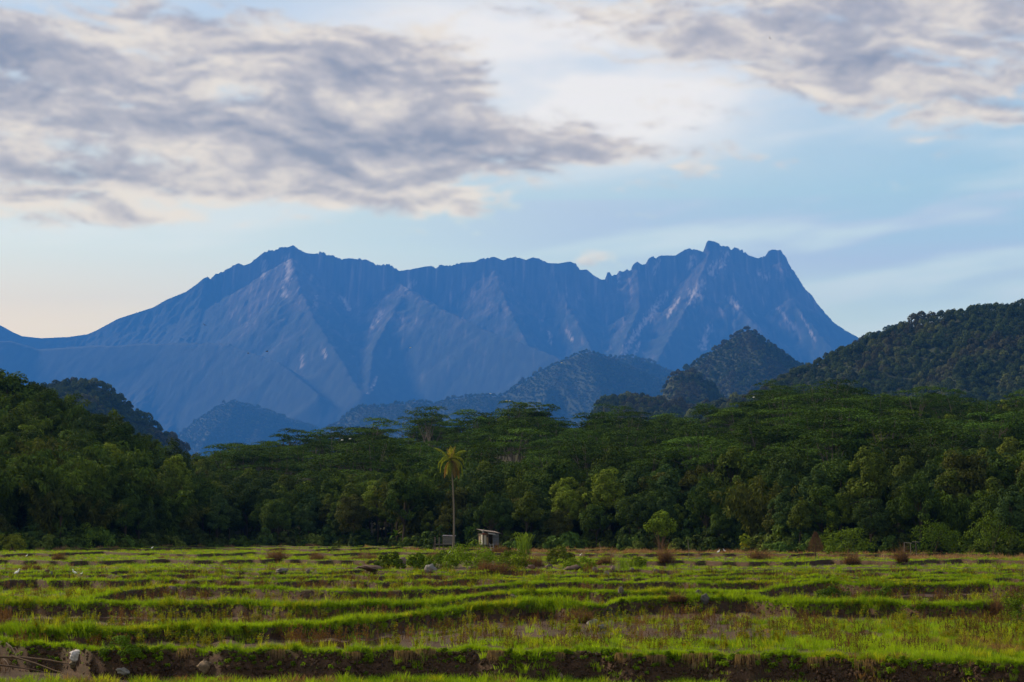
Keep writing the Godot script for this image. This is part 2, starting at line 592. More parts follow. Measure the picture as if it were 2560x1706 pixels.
# ------------------------------------------------------------------ wooded hills in the middle distance
func far_hills() -> void:
	var crowns := []
	for k in 3:
		crowns.append(far_crown(k))
	var dark := [Color(0.045, 0.066, 0.022), Color(0.058, 0.080, 0.024), Color(0.040, 0.056, 0.022), Color(0.090, 0.105, 0.034), Color(0.066, 0.066, 0.036)]
	hill("hill", [[1500, 1100], [1700, 1040], [1800, 1012], [1900, 975], [1950, 945], [2000, 920], [2060, 890], [2110, 868], [2160, 852], [2200, 832], [2240, 818], [2290, 800], [2340, 785], [2400, 772], [2450, 764], [2500, 758], [2560, 760], [2700, 765], [2850, 775]], 2300.0, 900.0, 7.6, 0.72, crowns, dark)
	hill("hill", [[1380, 1070], [1420, 1040], [1460, 1015], [1500, 1000], [1530, 990], [1590, 985], [1640, 990], [1690, 1005], [1740, 1015], [1800, 1000], [1860, 998], [1920, 1010], [2000, 1030]], 2900.0, 900.0, 8.0, 0.75, crowns, dark)
	hill("hill", [[-300, 1010], [-100, 985], [60, 972], [130, 962], [165, 952], [200, 948], [235, 951], [280, 972], [320, 1005], [350, 1030], [400, 1065], [440, 1095], [480, 1118], [560, 1160]], 2700.0, 800.0, 7.8, 0.72, crowns, dark)
	hill("hill", [[1980, 960], [2080, 890], [2150, 845], [2200, 828], [2235, 810], [2262, 808], [2300, 820], [2400, 850]], 3400.0, 700.0, 9.0, 0.8, crowns, dark)
	hill("hill", [[1560, 1040], [1620, 975], [1660, 940], [1700, 925], [1740, 930], [1780, 955], [1830, 995], [1900, 1030]], 4300.0, 1000.0, 10.0, 0.85, crowns, dark)
	hill("hill", [[1560, 1040], [1640, 985], [1720, 915], [1760, 885], [1800, 860], [1840, 832], [1866, 820], [1890, 828], [1930, 858], [1970, 888], [2000, 906], [2040, 918], [2120, 950], [2300, 1000]], 6200.0, 1700.0, 13.0, 1.0, crowns, dark)
	hill("hill", [[700, 1110], [780, 1085], [830, 1062], [870, 1030], [905, 1010], [940, 1014], [1000, 1005], [1045, 998], [1090, 1003], [1140, 990], [1190, 985], [1250, 985], [1300, 958], [1350, 925], [1400, 900], [1440, 880], [1468, 873], [1500, 882], [1560, 908], [1610, 930], [1660, 950], [1750, 990], [1900, 1030]], 13000.0, 2800.0, 24.0, 1.5, crowns, dark)
	hill("hill", [[300, 1130], [420, 1105], [470, 1070], [510, 1035], [550, 1012], [590, 1000], [620, 1010], [650, 1020], [690, 1030], [740, 1050], [800, 1065], [900, 1090]], 16500.0, 2600.0, 23.0, 1.6, crowns, dark)
	hill("hill", [[1400, 960], [1480, 905], [1530, 888], [1580, 886], [1630, 900], [1690, 930], [1760, 960], [1900, 1000]], 14500.0, 2800.0, 30.0, 2.0, crowns, dark)
	hill("hill", [[1950, 960], [2060, 915], [2110, 895], [2150, 880], [2250, 900], [2400, 940]], 10500.0, 2200.0, 24.0, 1.6, crowns, dark)
	# the valley floor, reaching to the horizon under everything
	var b := MB.new()
	for r in 13:
		for cidx in 13:
			b.v.append(Vector3((r - 6) * 2400.0, -8.0, 400.0 - cidx * 2600.0))
			b.c.append(Color(0.25, 0.32, 0.12))
	grid(b, 13, 13)
	setting("ground", b.mesh(), M.hill)


func far_crown(k: int) -> Mesh:
	var b := MB.new()
	for q in 26:
		var o := on_ball()
		o.y = absf(o.y) * 0.8 - 0.15
		var centre := Vector3(o.x * 3.6, 6.5 + o.y * (4.0 + k), o.z * 3.6)
		var r := rnd(1.5, 2.4)
		var tone := rnd(0.88, 1.12)
		for l in 16:
			var p := on_ball()
			if p.dot(o) < -0.2:
				p = -p
			var nrm := (p + Vector3.UP * 0.3 + on_ball() * 0.4).normalized()
			var dir := nrm.cross(on_ball()).normalized()
			var f := tone * rnd(0.85, 1.15)
			b.leaf(centre + p * r - dir * 0.7, dir, nrm, rnd(1.2, 1.8), rnd(0.9, 1.3), Color(0.75 * f, 0.75 * f, 0.72 * f))
	return b.mesh()


func hill(called: String, line: Array, D: float, run: float, gap: float, size: float, crowns: Array, tints: Array) -> void:
	var u0: float = line[0][0]
	var u1: float = line[-1][0]
	var cols := 160
	var rows := 70
	var kx := sight(1281, 853).x - sight(1280, 853).x
	var tall := 9.5 * size
	var foot := -6.0
	var sd := D * 0.37
	var height := func(x: float, s: float) -> float:
		var u := 1280.0 + x / (D * kx)
		var crest: float = sight(u, along(line, u) + n1.get_noise_1d(u / 40.0 + sd) * 3.0).y * D - tall
		var ends := soft(u0, u0 + 120.0, u) * (1.0 - soft(u1 - 120.0, u1, u))
		crest = lerpf(foot, crest, ends)
		var f := 0.0
		if s < 0.0:
			f = 1.0 - soft(0.0, run * 0.9, -s)
		else:
			f = pow(maxf(1.0 - s / run, 0.0), 1.15)
		var h: float = foot + (crest - foot) * f
		var rib := nr.get_noise_2d(x / (run * 0.30) + sd, s / (run * 1.1)) * 0.5 - 0.2
		h += rib * (crest - foot) * 0.42 * soft(0.0, run * 0.35, absf(s)) * f
		return h
	var b := MB.new()
	for ci in cols:
		var x := (lerpf(u0, u1, ci / (cols - 1.0)) - 1280.0) * kx * D
		for ri in rows:
			var s := lerpf(-run * 0.9, run, pow(ri / (rows - 1.0), 0.85))
			b.v.append(Vector3(x, height.call(x, s), -(D - s)))
			b.c.append(Color(0.10, 0.14, 0.06))
	grid(b, cols, rows)
	setting(called, b.mesh(), M.hill)
	var spots := [[], [], []]
	var cols_of := [PackedColorArray(), PackedColorArray(), PackedColorArray()]
	var x := (u0 - 1280.0) * kx * D
	var x_end := (u1 - 1280.0) * kx * D
	var reach := 0.34 * D * 0.95
	while x < x_end:
		var s := -gap * 3.0
		while s < run * 0.93:
			var px := x + rnd(-0.5, 0.5) * gap
			var ps := s + rnd(-0.5, 0.5) * gap
			s += gap
			if absf(px) > reach:
				continue
			var k := rng.randi() % 3
			var g := size * rnd(0.65, 1.25)
			if rng.randf() < 0.06:
				g *= 1.7
			var y: float = height.call(px, ps) - 1.5 * size
			spots[k].append(Transform3D(Basis(Vector3.UP, rnd(0, TAU)).scaled(Vector3(g, g * rnd(0.8, 1.25), g)), Vector3(px, y, -(D - ps))))
			# stands of one kind of tree grow together
			var pick := clampf(nz.get_noise_2d(px / 160.0 + sd, ps / 160.0) * 1.6 + 0.5 + rnd(-0.3, 0.3) * (1.0 - 0.7 * soft(2500.0, 6500.0, D)), 0.0, 0.999)
			var t: Color = tints[int(pick * tints.size())]
			var f := lerpf(rnd(0.75, 1.3), 1.0, soft(2500.0, 6500.0, D)) * 4.9
			cols_of[k].append(Color(t.r * f, t.g * f, t.b * f))
		x += gap
	for k in 3:
		scatter("wooded_slope", crowns[k], M.leaf, spots[k], cols_of[k], "unbroken forest canopy covering a hill in the blue distance", "forest")


# ------------------------------------------------------------------ terraced paddies
# each bund: [column, row, lip height]; it holds back the paddy behind it
var BUNDS := [
	[[-400, 1605, -4.3], [0, 1606, -4.3], [150, 1616, -4.3], [230, 1628, -4.3], [860, 1630, -4.3], [1280, 1632, -4.3], [1700, 1639, -4.3], [2050, 1648, -4.3], [2300, 1655, -4.32], [2560, 1664, -4.35], [2960, 1672, -4.35]],
	[[-400, 1590, -3.95], [0, 1586, -3.95], [300, 1579, -3.95], [600, 1570, -3.93], [860, 1558, -3.9], [1060, 1543, -3.85], [1200, 1520, -3.72], [1330, 1507, -3.65], [1430, 1522, -3.75], [1510, 1518, -3.75], [1545, 1502, -3.7], [1900, 1502, -3.7], [1980, 1510, -3.72], [2560, 1512, -3.72], [2960, 1516, -3.72]],
	[[-400, 1522, -3.6], [0, 1511, -3.6], [180, 1512, -3.6], [500, 1511, -3.6], [860, 1516, -3.6], [1060, 1512, -3.58], [1200, 1492, -3.52], [1400, 1482, -3.5], [1700, 1484, -3.5], [1900, 1478, -3.48], [2030, 1463, -3.42], [2300, 1460, -3.42], [2560, 1463, -3.42], [2960, 1464, -3.42]],
	[[-400, 1502, -3.52], [0, 1500, -3.52], [200, 1500, -3.5], [330, 1478, -3.38], [420, 1470, -3.35], [860, 1478, -3.35], [1200, 1470, -3.3], [1400, 1460, -3.25], [1700, 1458, -3.25], [2560, 1447, -3.2], [2960, 1446, -3.2]],
	[[-400, 1456, -3.15], [0, 1453, -3.15], [860, 1453, -3.15], [1700, 1447, -3.1], [2560, 1440, -3.05], [2960, 1440, -3.05]],
	[[-400, 1440, -3.0], [0, 1438, -3.0], [860, 1441, -3.0], [1280, 1441, -3.0], [1700, 1437, -3.0], [2560, 1432, -2.95], [2960, 1432, -2.95]],
	[[-400, 1427, -2.85], [0, 1428, -2.85], [860, 1430, -2.85], [1300, 1428, -2.85], [1700, 1427, -2.85], [2560, 1424, -2.82], [2960, 1424, -2.82]],
	[[-400, 1402, -2.56], [700, 1401, -2.56], [1600, 1404, -2.56], [2560, 1400, -2.56], [2960, 1400, -2.56]],
	[[-400, 1384, -2.34], [900, 1383, -2.34], [1700, 1387, -2.36], [2560, 1386, -2.36], [2960, 1386, -2.36]],
	[[-400, 1370, -2.14], [900, 1371, -2.15], [2960, 1373, -2.17]],
	[[-400, 1365, -2.05], [900, 1366, -2.06], [2960, 1369, -2.1]]]
const RAISED := [0.12, 0.30, 0.30, 0.20, 0.16, 0.15, 0.14, 0.13, 0.12, 0.11, 0.10, 0.09, 0.09, 0.08]
const FIRST := -5.3
const LEAN := [0.55, 0.62, 0.62, 0.65, 0.75, 0.9, 0.9, 0.9, 0.9, 0.9, 0.9, 0.9, 0.9, 0.9]      # how far a face runs out for its height
var lips := {}


# lip depth, lip height and top width of every bund at a column
func bund_lines(u: float) -> Array:
	var key := int(round(u / 4.0))
	if lips.has(key):
		return lips[key]
	var out := []
	var past := 0.0
	for k in BUNDS.size():
		var near := 0.25 if k == 0 else (0.4 if k < 4 else 1.0)
		var wob := n1.get_noise_2d(u / 300.0, k * 37.0) * 4.2 + n1.get_noise_2d(u / 75.0, k * 51.0) * 2.0 * near
		var fade := 1.0 if k > 1 else 1.2
		if k > 6:
			fade = 0.8
		var v := along(BUNDS[k], u) + wob * fade
		var h := along(BUNDS[k], u, 2)
		var d: float = h / sight(u, v).y
		h += n1.get_noise_2d(u / 60.0, k * 13.0 + 400.0) * (0.05 if k > 0 else 0.10)
		d += n1.get_noise_2d(u / 46.0, k * 29.0) * 0.25 * near
		d = maxf(d, past + 1.6)
		var wide := 0.7 + 0.35 * n1.get_noise_2d(u / 120.0, k * 7.0 + 90.0)
		out.append([d, h, wide])
		past = d + wide
	lips[key] = out
	return out


func field_height(x: float, d: float) -> float:
	var L := bund_lines(column(x, d))
	var floor_y := FIRST
	for k in L.size():
		var lip: float = L[k][0]
		var h: float = L[k][1]
		var toe := lip - 0.10 - (h - floor_y) * float(LEAN[k])
		if d < toe:
			return floor_y + undulate(x, d)
		if d < lip:
			return lerpf(floor_y, h, pow((d - toe) / (lip - toe), 0.85))
		var w: float = L[k][2]
		if d < lip + w:
			return h + 0.02
		floor_y = h - RAISED[k]
		if d < lip + w + 0.25:
			return lerpf(h, floor_y, (d - lip - w) / 0.25)
	return floor_y + undulate(x, d)


func undulate(x: float, d: float) -> float:
	var y := nz.get_noise_2d(x / 5.0, d / 9.0) * 0.07
	# the old spoil heap in the middle of the fields
	y += 0.95 * exp(-(pow((x + 3.2) / 4.2, 2) + pow((d - 178.0) / 6.0, 2))) + 0.35 * exp(-(pow((x - 4.0) / 9.0, 2) + pow((d - 182.0) / 7.0, 2)))
	return y


# where the line of sight through a pixel meets the field
func on_field(u: float, v: float) -> Vector3:
	var s := sight(u, v)
	var d := 55.0
	while d < 400.0:
		if field_height(s.x * d, d) >= s.y * d:
			break
		d += 0.15
	return Vector3(s.x * d, field_height(s.x * d, d), -d)


func grow_mask(x: float, d: float) -> float:      # how thickly a paddy is grassed, 0 mud to 1
	var patch := nz.get_noise_2d(x / 26.0 + 3.0, d / 8.0) * 1.15 + nz.get_noise_2d(x / 5.0, d / 8.0) * 0.45
	var u := column(x, d)
	var more := -0.10
	if d < 99.0:
		more += 0.55 * soft(1750, 2250, u) - 0.42 * (1.0 - soft(1100, 1700, u))
	elif d < 132.0:
		more += 0.55 * (1.0 - soft(150, 420, u)) - 0.72 * soft(300, 480, u) + 0.20 * soft(1900, 2300, u)
	elif d < 168.0:
		more += -0.50 * soft(500, 900, u) + 0.15 * soft(2000, 2400, u)
	else:
		more += 0.10 + 0.18 * (1.0 - soft(800, 1300, u))
	return clampf(0.5 + patch + more, 0.0, 1.0)


const SOIL := Color(0.092, 0.054, 0.035)
const MUD := Color(0.118, 0.072, 0.044)
const THATCH := Color(0.115, 0.145, 0.018)


func field() -> void:
	var cols := 430
	var per := 10
	var b := MB.new()
	var rows := 3 + BUNDS.size() * (11 + per)
	var water := []
	for k in BUNDS.size() + 1:
		water.append([])
	for ci in cols:
		var u := lerpf(-420.0, 2980.0, ci / (cols - 1.0))
		var L := bund_lines(u)
		var a := sight(u, 1400).x
		var floor_y := FIRST
		var past := 20.0
		var pts := []
		pts.append([18.0, FIRST, MUD])
		pts.append([40.0, FIRST, MUD])
		pts.append([58.0, FIRST + 0.03, MUD])
		for k in L.size():
			var lip: float = L[k][0]
			var h: float = L[k][1]
			var w: float = L[k][2]
			var face := h - floor_y
			var toe: float = lip - 0.10 - face * LEAN[k]
			var worn := n1.get_noise_2d(u / 40.0, k * 17.0) * 0.03 * minf(face, 1.0)
			pts.append([toe, floor_y + 0.01, SOIL])
			for f in [0.12, 0.26, 0.40, 0.54, 0.68, 0.82]:
				var dent := (nz.get_noise_2d(u / 85.0 + k * 9.0, f * 1.6) * 0.06 + nz.get_noise_2d(u / 40.0, f * 5.0 + k) * 0.05) * minf(face, 1.0) * sin(PI * f)
				var tone := nz.get_noise_2d(u / 34.0 + 5.0, f * 3.4 + k * 5.0)
				pts.append([lerpf(toe, lip, f) + worn * 0.3 + dent, floor_y + face * pow(f, 0.85) + dent * 0.2, SOIL.lerp(Color(0.140, 0.080, 0.052), soft(0.0, 0.5, tone)).lerp(Color(0.070, 0.058, 0.026), soft(0.05, 0.4, -tone) * 0.6)])
			pts.append([lip, h - 0.03, SOIL.lerp(THATCH, 0.5)])
			pts.append([lip + w * 0.4, h + 0.03, THATCH])
			pts.append([lip + w, h, THATCH])
			floor_y = h - RAISED[k]
			pts.append([lip + w + 0.25, floor_y, MUD])
			var to: float = lip + w + 40.0
			if k + 1 < L.size():
				to = L[k + 1][0] - 0.10 - (L[k + 1][1] - floor_y) * LEAN[k + 1]
			var from := lip + w + 0.25
			to = maxf(to, from + 0.05)
			for q in per:
				var d := lerpf(from, to, (q + 0.6) / (per + 0.2))
				var x := a * d
				var g := grow_mask(x, d)
				var edge: float = minf(1.0, minf(q + 1.0, per - q) / 3.0)
				var y := floor_y + undulate(x, d) * edge - (0.05 * (1.0 - g) * edge)
				var col := MUD.lerp(THATCH, soft(0.35, 0.75, g))
				col = col.lerp(Color(0.13, 0.075, 0.045), soft(-0.05, 0.35, nz.get_noise_2d(x / 14.0 + 50.0, d / 6.0)) * 0.6)
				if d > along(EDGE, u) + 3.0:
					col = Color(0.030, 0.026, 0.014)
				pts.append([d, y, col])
			water[k].append([a, from - 0.15, to + 0.05, floor_y])
		for p in pts:
			b.v.append(Vector3(a * p[0], p[1], -p[0]))
			var f := 1.0 / 0.35 * (0.85 + 0.3 * nz.get_noise_2d(a * p[0] * 1.3, p[0] * 1.1))
			var col: Color = p[2]
			b.c.append(Color(col.r * f, col.g * f, col.b * f))
	grid(b, cols, rows)
	setting("field", b.mesh(), M.soil)
	# standing water in the hollows of some paddies
	for k in [0, 1, 2, 3, 4, 6]:
		var w := MB.new()
		for q in water[k]:
			var y: float = q[3] - [0.055, 0.02, 0.045, 0.05, 0.05, 0, 0.05][k]
			w.v.append(Vector3(q[0] * q[1], y, -q[1]))
			w.v.append(Vector3(q[0] * q[2], y, -q[2]))
			w.c.append(Color.WHITE); w.c.append(Color.WHITE)
		grid(w, water[k].size(), 2)
		setting("paddy_water", w.mesh(), M.water)


# ------------------------------------------------------------------ the wooded slope behind the fields
const EDGE := [[-500, 285], [0, 285], [250, 292], [330, 305], [500, 338], [850, 338], [1000, 305], [1300, 290], [1700, 275], [2000, 250], [2250, 236], [2560, 228], [3000, 225]]
const SKYLINE := [[-500, 950], [-100, 965], [0, 970], [130, 990], [250, 1050], [330, 1075], [380, 1125], [440, 1135], [480, 1120], [540, 1105], [600, 1100], [700, 1080], [760, 1070], [900, 1075], [1000, 1078], [1060, 1048], [1120, 1045],
	[1240, 1022], [1330, 1020], [1410, 1022], [1430, 1045], [1500, 1035], [1600, 1034], [1700, 1030], [1830, 1030], [1880, 1012], [1960, 994], [2100, 985], [2300, 988], [2400, 1002], [2560, 1010], [3000, 1010]]


func crest_depth(u: float) -> float:
	return lerpf(430.0, 650.0, soft(300, 620, u))


func slope_height(x: float, d: float) -> float:
	var u := column(x, d)
	var e := along(EDGE, u)
	var r := crest_depth(u)
	var top: float = sight(u, along(SKYLINE, u)).y * r - lerpf(11.0, 16.5, soft(330, 560, u))
	var t := (d - e) / (r - e)
	var y := -3.0
	if t > 0.0:
		y = lerpf(-2.7, top, smoothstep(-0.05, 1.0, minf(t, 1.0)) if u > 480.0 else pow(minf(t, 1.0), 0.9))
	if d > r:
		y -= (d - r) * 0.25
	if t > 0.05:
		y += nz.get_noise_2d(x / 60.0, d / 60.0) * 5.0 * soft(0.05, 0.3, t) * (1.0 - soft(0.8, 1.0, t))
	return y


func hillside() -> void:
	var b := MB.new()
	var cols := 120
	var rows := 80
	for ci in cols:
		var a := sight(lerpf(-480.0, 3040.0, ci / (cols - 1.0)), 1300).x
		for ri in rows:
			var d := lerpf(222.0, 860.0, ri / (rows - 1.0))
			b.v.append(Vector3(a * d, slope_height(a * d, d), -d))
			b.c.append(Color(0.15, 0.17, 0.07))
	grid(b, cols, rows)
	setting("hillside", b.mesh(), M.hill)


# ------------------------------------------------------------------ trees
func shade_of(c: Color, f: float) -> Color:
	return Color(c.r * f, c.g * f, c.b * f)


func clump(b: MB, centre: Vector3, r: float, out: Vector3, count: int, size: float, col: Color, flat := 0.8) -> void:
	for l in count:
		var p := on_ball()
		if p.dot(out) < -0.25:
			p = -p
		var nrm := (p + Vector3.UP * 0.35 + on_ball() * 0.55).normalized()
		var dir := (nrm.cross(on_ball()).normalized() + Vector3.DOWN * 0.25).normalized()
		var f := rnd(0.75, 1.25)
		var q := Vector3(p.x, p.y * flat, p.z) * r * rnd(0.72, 1.08)
		b.leaf(centre + q - dir * size * 0.5, dir, nrm, size * rnd(0.7, 1.25), size * rnd(0.4, 0.65), shade_of(col, f))


# round-crowned tree about h tall; returns [crown, trunk]
func broad_tree(h: float, r: float, col: Color, size: float, per: int, low := 0.30, clumps := 44) -> Array:
	var b := MB.new()
	var t := MB.new()
	var mid := h * (1.0 + low) * 0.5
	var half := h * (1.0 - low) * 0.5
	var trunk := Color(0.16, 0.13, 0.10)
	var top := Vector3(rnd(-0.4, 0.4), mid + half * 0.3, rnd(-0.4, 0.4))
	t.tube([Vector3(0, -0.6, 0), Vector3(rnd(-0.1, 0.1), h * low * 0.6, 0), top * 0.75 + Vector3(rnd(-0.3, 0.3), 0, 0), top], [h * 0.018, h * 0.014, h * 0.010, h * 0.004], 7, trunk)
	var lobes := []
	for k in 7:
		var o := on_ball()
		o.y = o.y * 0.6 + 0.15
		lobes.append(o * rnd(0.25, 0.5))
	for k in clumps:
		var o := on_ball()
		if o.y < -0.75:
			o.y = -o.y
		var lobe: Vector3 = lobes[k % 7]
		var reach := rnd(0.55, 0.98)
		var wide := r * (1.0 if o.y < 0.2 else 1.0 - 0.25 * o.y)
		var p := Vector3((o.x * 0.72 + lobe.x) * wide * reach, mid + (o.y * 0.8 + lobe.y) * half * reach, (o.z * 0.72 + lobe.z) * wide * reach)
		var cr := r * rnd(0.20, 0.36)
		clump(b, p, cr, o, per, size, shade_of(col, rnd(0.7, 1.3)))
		if k % 5 == 0:
			var s := Vector3(0, h * low + rnd(0, half * 0.6), 0)
			t.tube([s, s.lerp(p, 0.55) + Vector3(0, 0.2, 0), p], [h * 0.007, h * 0.005, h * 0.002], 5, trunk)
	return [b.mesh(), t.mesh()]


# tall pale-stemmed tree with flat, layered crowns
func layered_tree(h: float, r: float, col: Color) -> Array:
	var b := MB.new()
	var t := MB.new()
	var bark := Color(0.62, 0.55, 0.47)
	var fork := h * rnd(0.38, 0.52)
	var lean := Vector3(rnd(-0.5, 0.5), 0, rnd(-0.5, 0.5))
	var f := Vector3(0, fork, 0) + lean * 0.6
	t.tube([Vector3(0, -1, 0), Vector3(0, fork * 0.5, 0) + lean * 0.4, f], [h * 0.018, h * 0.014, h * 0.011], 7, bark)
	var pads := []
	for k in 5:
		var a := TAU * k / 5.0 + rnd(-0.4, 0.4)
		var e := f + Vector3(cos(a) * r * rnd(0.25, 0.7), h * rnd(0.30, 0.52), sin(a) * r * rnd(0.25, 0.7))
		e.y = minf(e.y, h)
		var m := f.lerp(e, 0.5) + Vector3(cos(a) * 0.3, h * 0.03, sin(a) * 0.3)
		t.tube([f - Vector3(0, 0.2, 0), m, e], [h * 0.007, h * 0.005, h * 0.002], 5, shade_of(bark, 0.62))
		pads.append([e, r * rnd(0.36, 0.52)])
		for q in 2:
			var a2 := a + rnd(-1.2, 1.2)
			var p2 := m + Vector3(cos(a2) * r * rnd(0.35, 0.7), h * rnd(0.04, 0.18), sin(a2) * r * rnd(0.35, 0.7))
			t.tube([m, p2], [h * 0.004, h * 0.0015], 4, shade_of(bark, 0.45))
			pads.append([p2, r * rnd(0.28, 0.42)])
	for pad in pads:
		var pc: Vector3 = pad[0]
		var pr: float = pad[1]
		var tone := rnd(0.75, 1.25)
		for l in int(190 * pr / (r * 0.4)):
			var a := rnd(0, TAU)
			var q := sqrt(rng.randf()) * pr * (1.0 + 0.25 * sin(a * 3.0 + pr * 7.0))
			var p := pc + Vector3(cos(a) * q, 0.35 * (1.0 - q * q / (pr * pr)) + rng.randfn(0.0, 0.13), sin(a) * q)
			var nrm := (Vector3.UP * 1.3 + on_ball() * 0.6).normalized()
			var dir := (Vector3(cos(a), -0.1, sin(a)) + on_ball() * 0.7).normalized()
			dir = (dir - nrm * dir.dot(nrm)).normalized()
			b.leaf(p, dir, nrm, rnd(0.35, 0.65), rnd(0.20, 0.32), shade_of(col, tone * rnd(0.75, 1.25)))
	return [b.mesh(), t.mesh()]


# clump of arching bamboo
func bamboo(h: float, r: float, col: Color) -> Array:
	var b := MB.new()
	var t := MB.new()
	for k in 22:
		var a := rnd(0, TAU)
		var o := Vector3(cos(a), 0, sin(a))
		var s := o * rnd(0.1, 0.9) + Vector3(0, -0.4, 0)
		var hh := h * rnd(0.6, 1.05)
		var out := r * rnd(0.35, 1.15)
		var pts := []
		var rad := []
		for q in 9:
			var f := q / 8.0
			pts.append(s + o * out * pow(f, 2.4) + Vector3.UP * hh * (f * 1.18 - 0.30 * pow(f, 4.0)))
			rad.append(lerpf(0.05, 0.008, f))
		t.tube(pts, rad, 5, Color(0.16, 0.19, 0.06))
		var tone := rnd(0.6, 1.4)
		for q in 62:
			var f := rnd(0.22, 1.0)
			var idx := clampi(int(f * 8.0), 0, 7)
			var p: Vector3 = pts[idx].lerp(pts[idx + 1], f * 8.0 - idx)
			var dirn := (o * 0.5 + on_ball() + Vector3.DOWN * 0.1).normalized()
			var e := p + dirn * rnd(0.1, 0.75) * (1.2 - 0.6 * f)
			for l in 3:
				var d2 := (dirn * 0.6 + Vector3.DOWN * 0.75 + on_ball() * 0.7).normalized()
				var nrm := d2.cross(on_ball()).normalized()
				if nrm.y < 0: nrm = -nrm
				b.leaf(e + on_ball() * 0.22, d2, nrm, rnd(0.6, 1.1), rnd(0.18, 0.30), shade_of(col, tone * rnd(0.75, 1.25)))
	return [b.mesh(), t.mesh()]


func bush(r: float, h: float, col: Color, size: float, clumps: int, per: int) -> Mesh:
	var b := MB.new()
	for k in clumps:
		var o := on_ball()
		o.y = absf(o.y)
		var reach := rnd(0.45, 1.0)
		var p := Vector3(o.x * r * reach, o.y * h * reach * 0.85 + h * 0.08, o.z * r * reach)
		clump(b, p, minf(r, h) * rnd(0.22, 0.38), o, per, size, shade_of(col, rnd(0.75, 1.25)))
	return b.mesh()


func twiggy(r: float, h: float, col: Color, count: int) -> Mesh:      # dry, leafless brush
	var b := MB.new()
	var cores := []
	for k in 6:
		var ca := rnd(0, TAU)
		var cq := r * (0.0 if k == 0 else rnd(0.25, 0.75))
		cores.append([Vector3(cos(ca) * cq, 0, sin(ca) * cq * 0.6), 1.0 if k == 0 else rnd(0.35, 0.85)])
	for k in count:
		var a := rnd(0, TAU)
		var core: Array = cores[rng.randi() % 6]
		var q: float = sqrt(rng.randf()) * r * 0.48 * core[1]
		var p: Vector3 = core[0] + Vector3(cos(a) * q, -0.02, sin(a) * q)
		q = p.length() * (2.0 - core[1])
		var hh: float = h * core[1] * maxf(0.3, 1.0 - 0.45 * q * q / (r * r)) * rnd(0.3, 1.15) * (0.8 + 0.5 * n1.get_noise_2d(a * 1.7 + r * 9.0, h * 5.0))
		var d := (Vector3.UP + Vector3(cos(a), 0, sin(a)) * rnd(0.0, 0.6) + on_ball() * 0.5).normalized()
		var c := shade_of(col, rnd(0.6, 1.4))
		var m := p + d * hh * 0.6
		var side := d.cross(on_ball()).normalized() * rnd(0.008, 0.018)
		b.quad(p - side, p + side, m + side * 0.7, m - side * 0.7, c)
		for l in 3:
			var d2 := (d + on_ball() * 0.8).normalized()
			var s2 := d2.cross(on_ball()).normalized() * 0.010
			b.tri(m + s2, m - s2, m + d2 * hh * rnd(0.3, 0.6), c)
	return b.mesh()


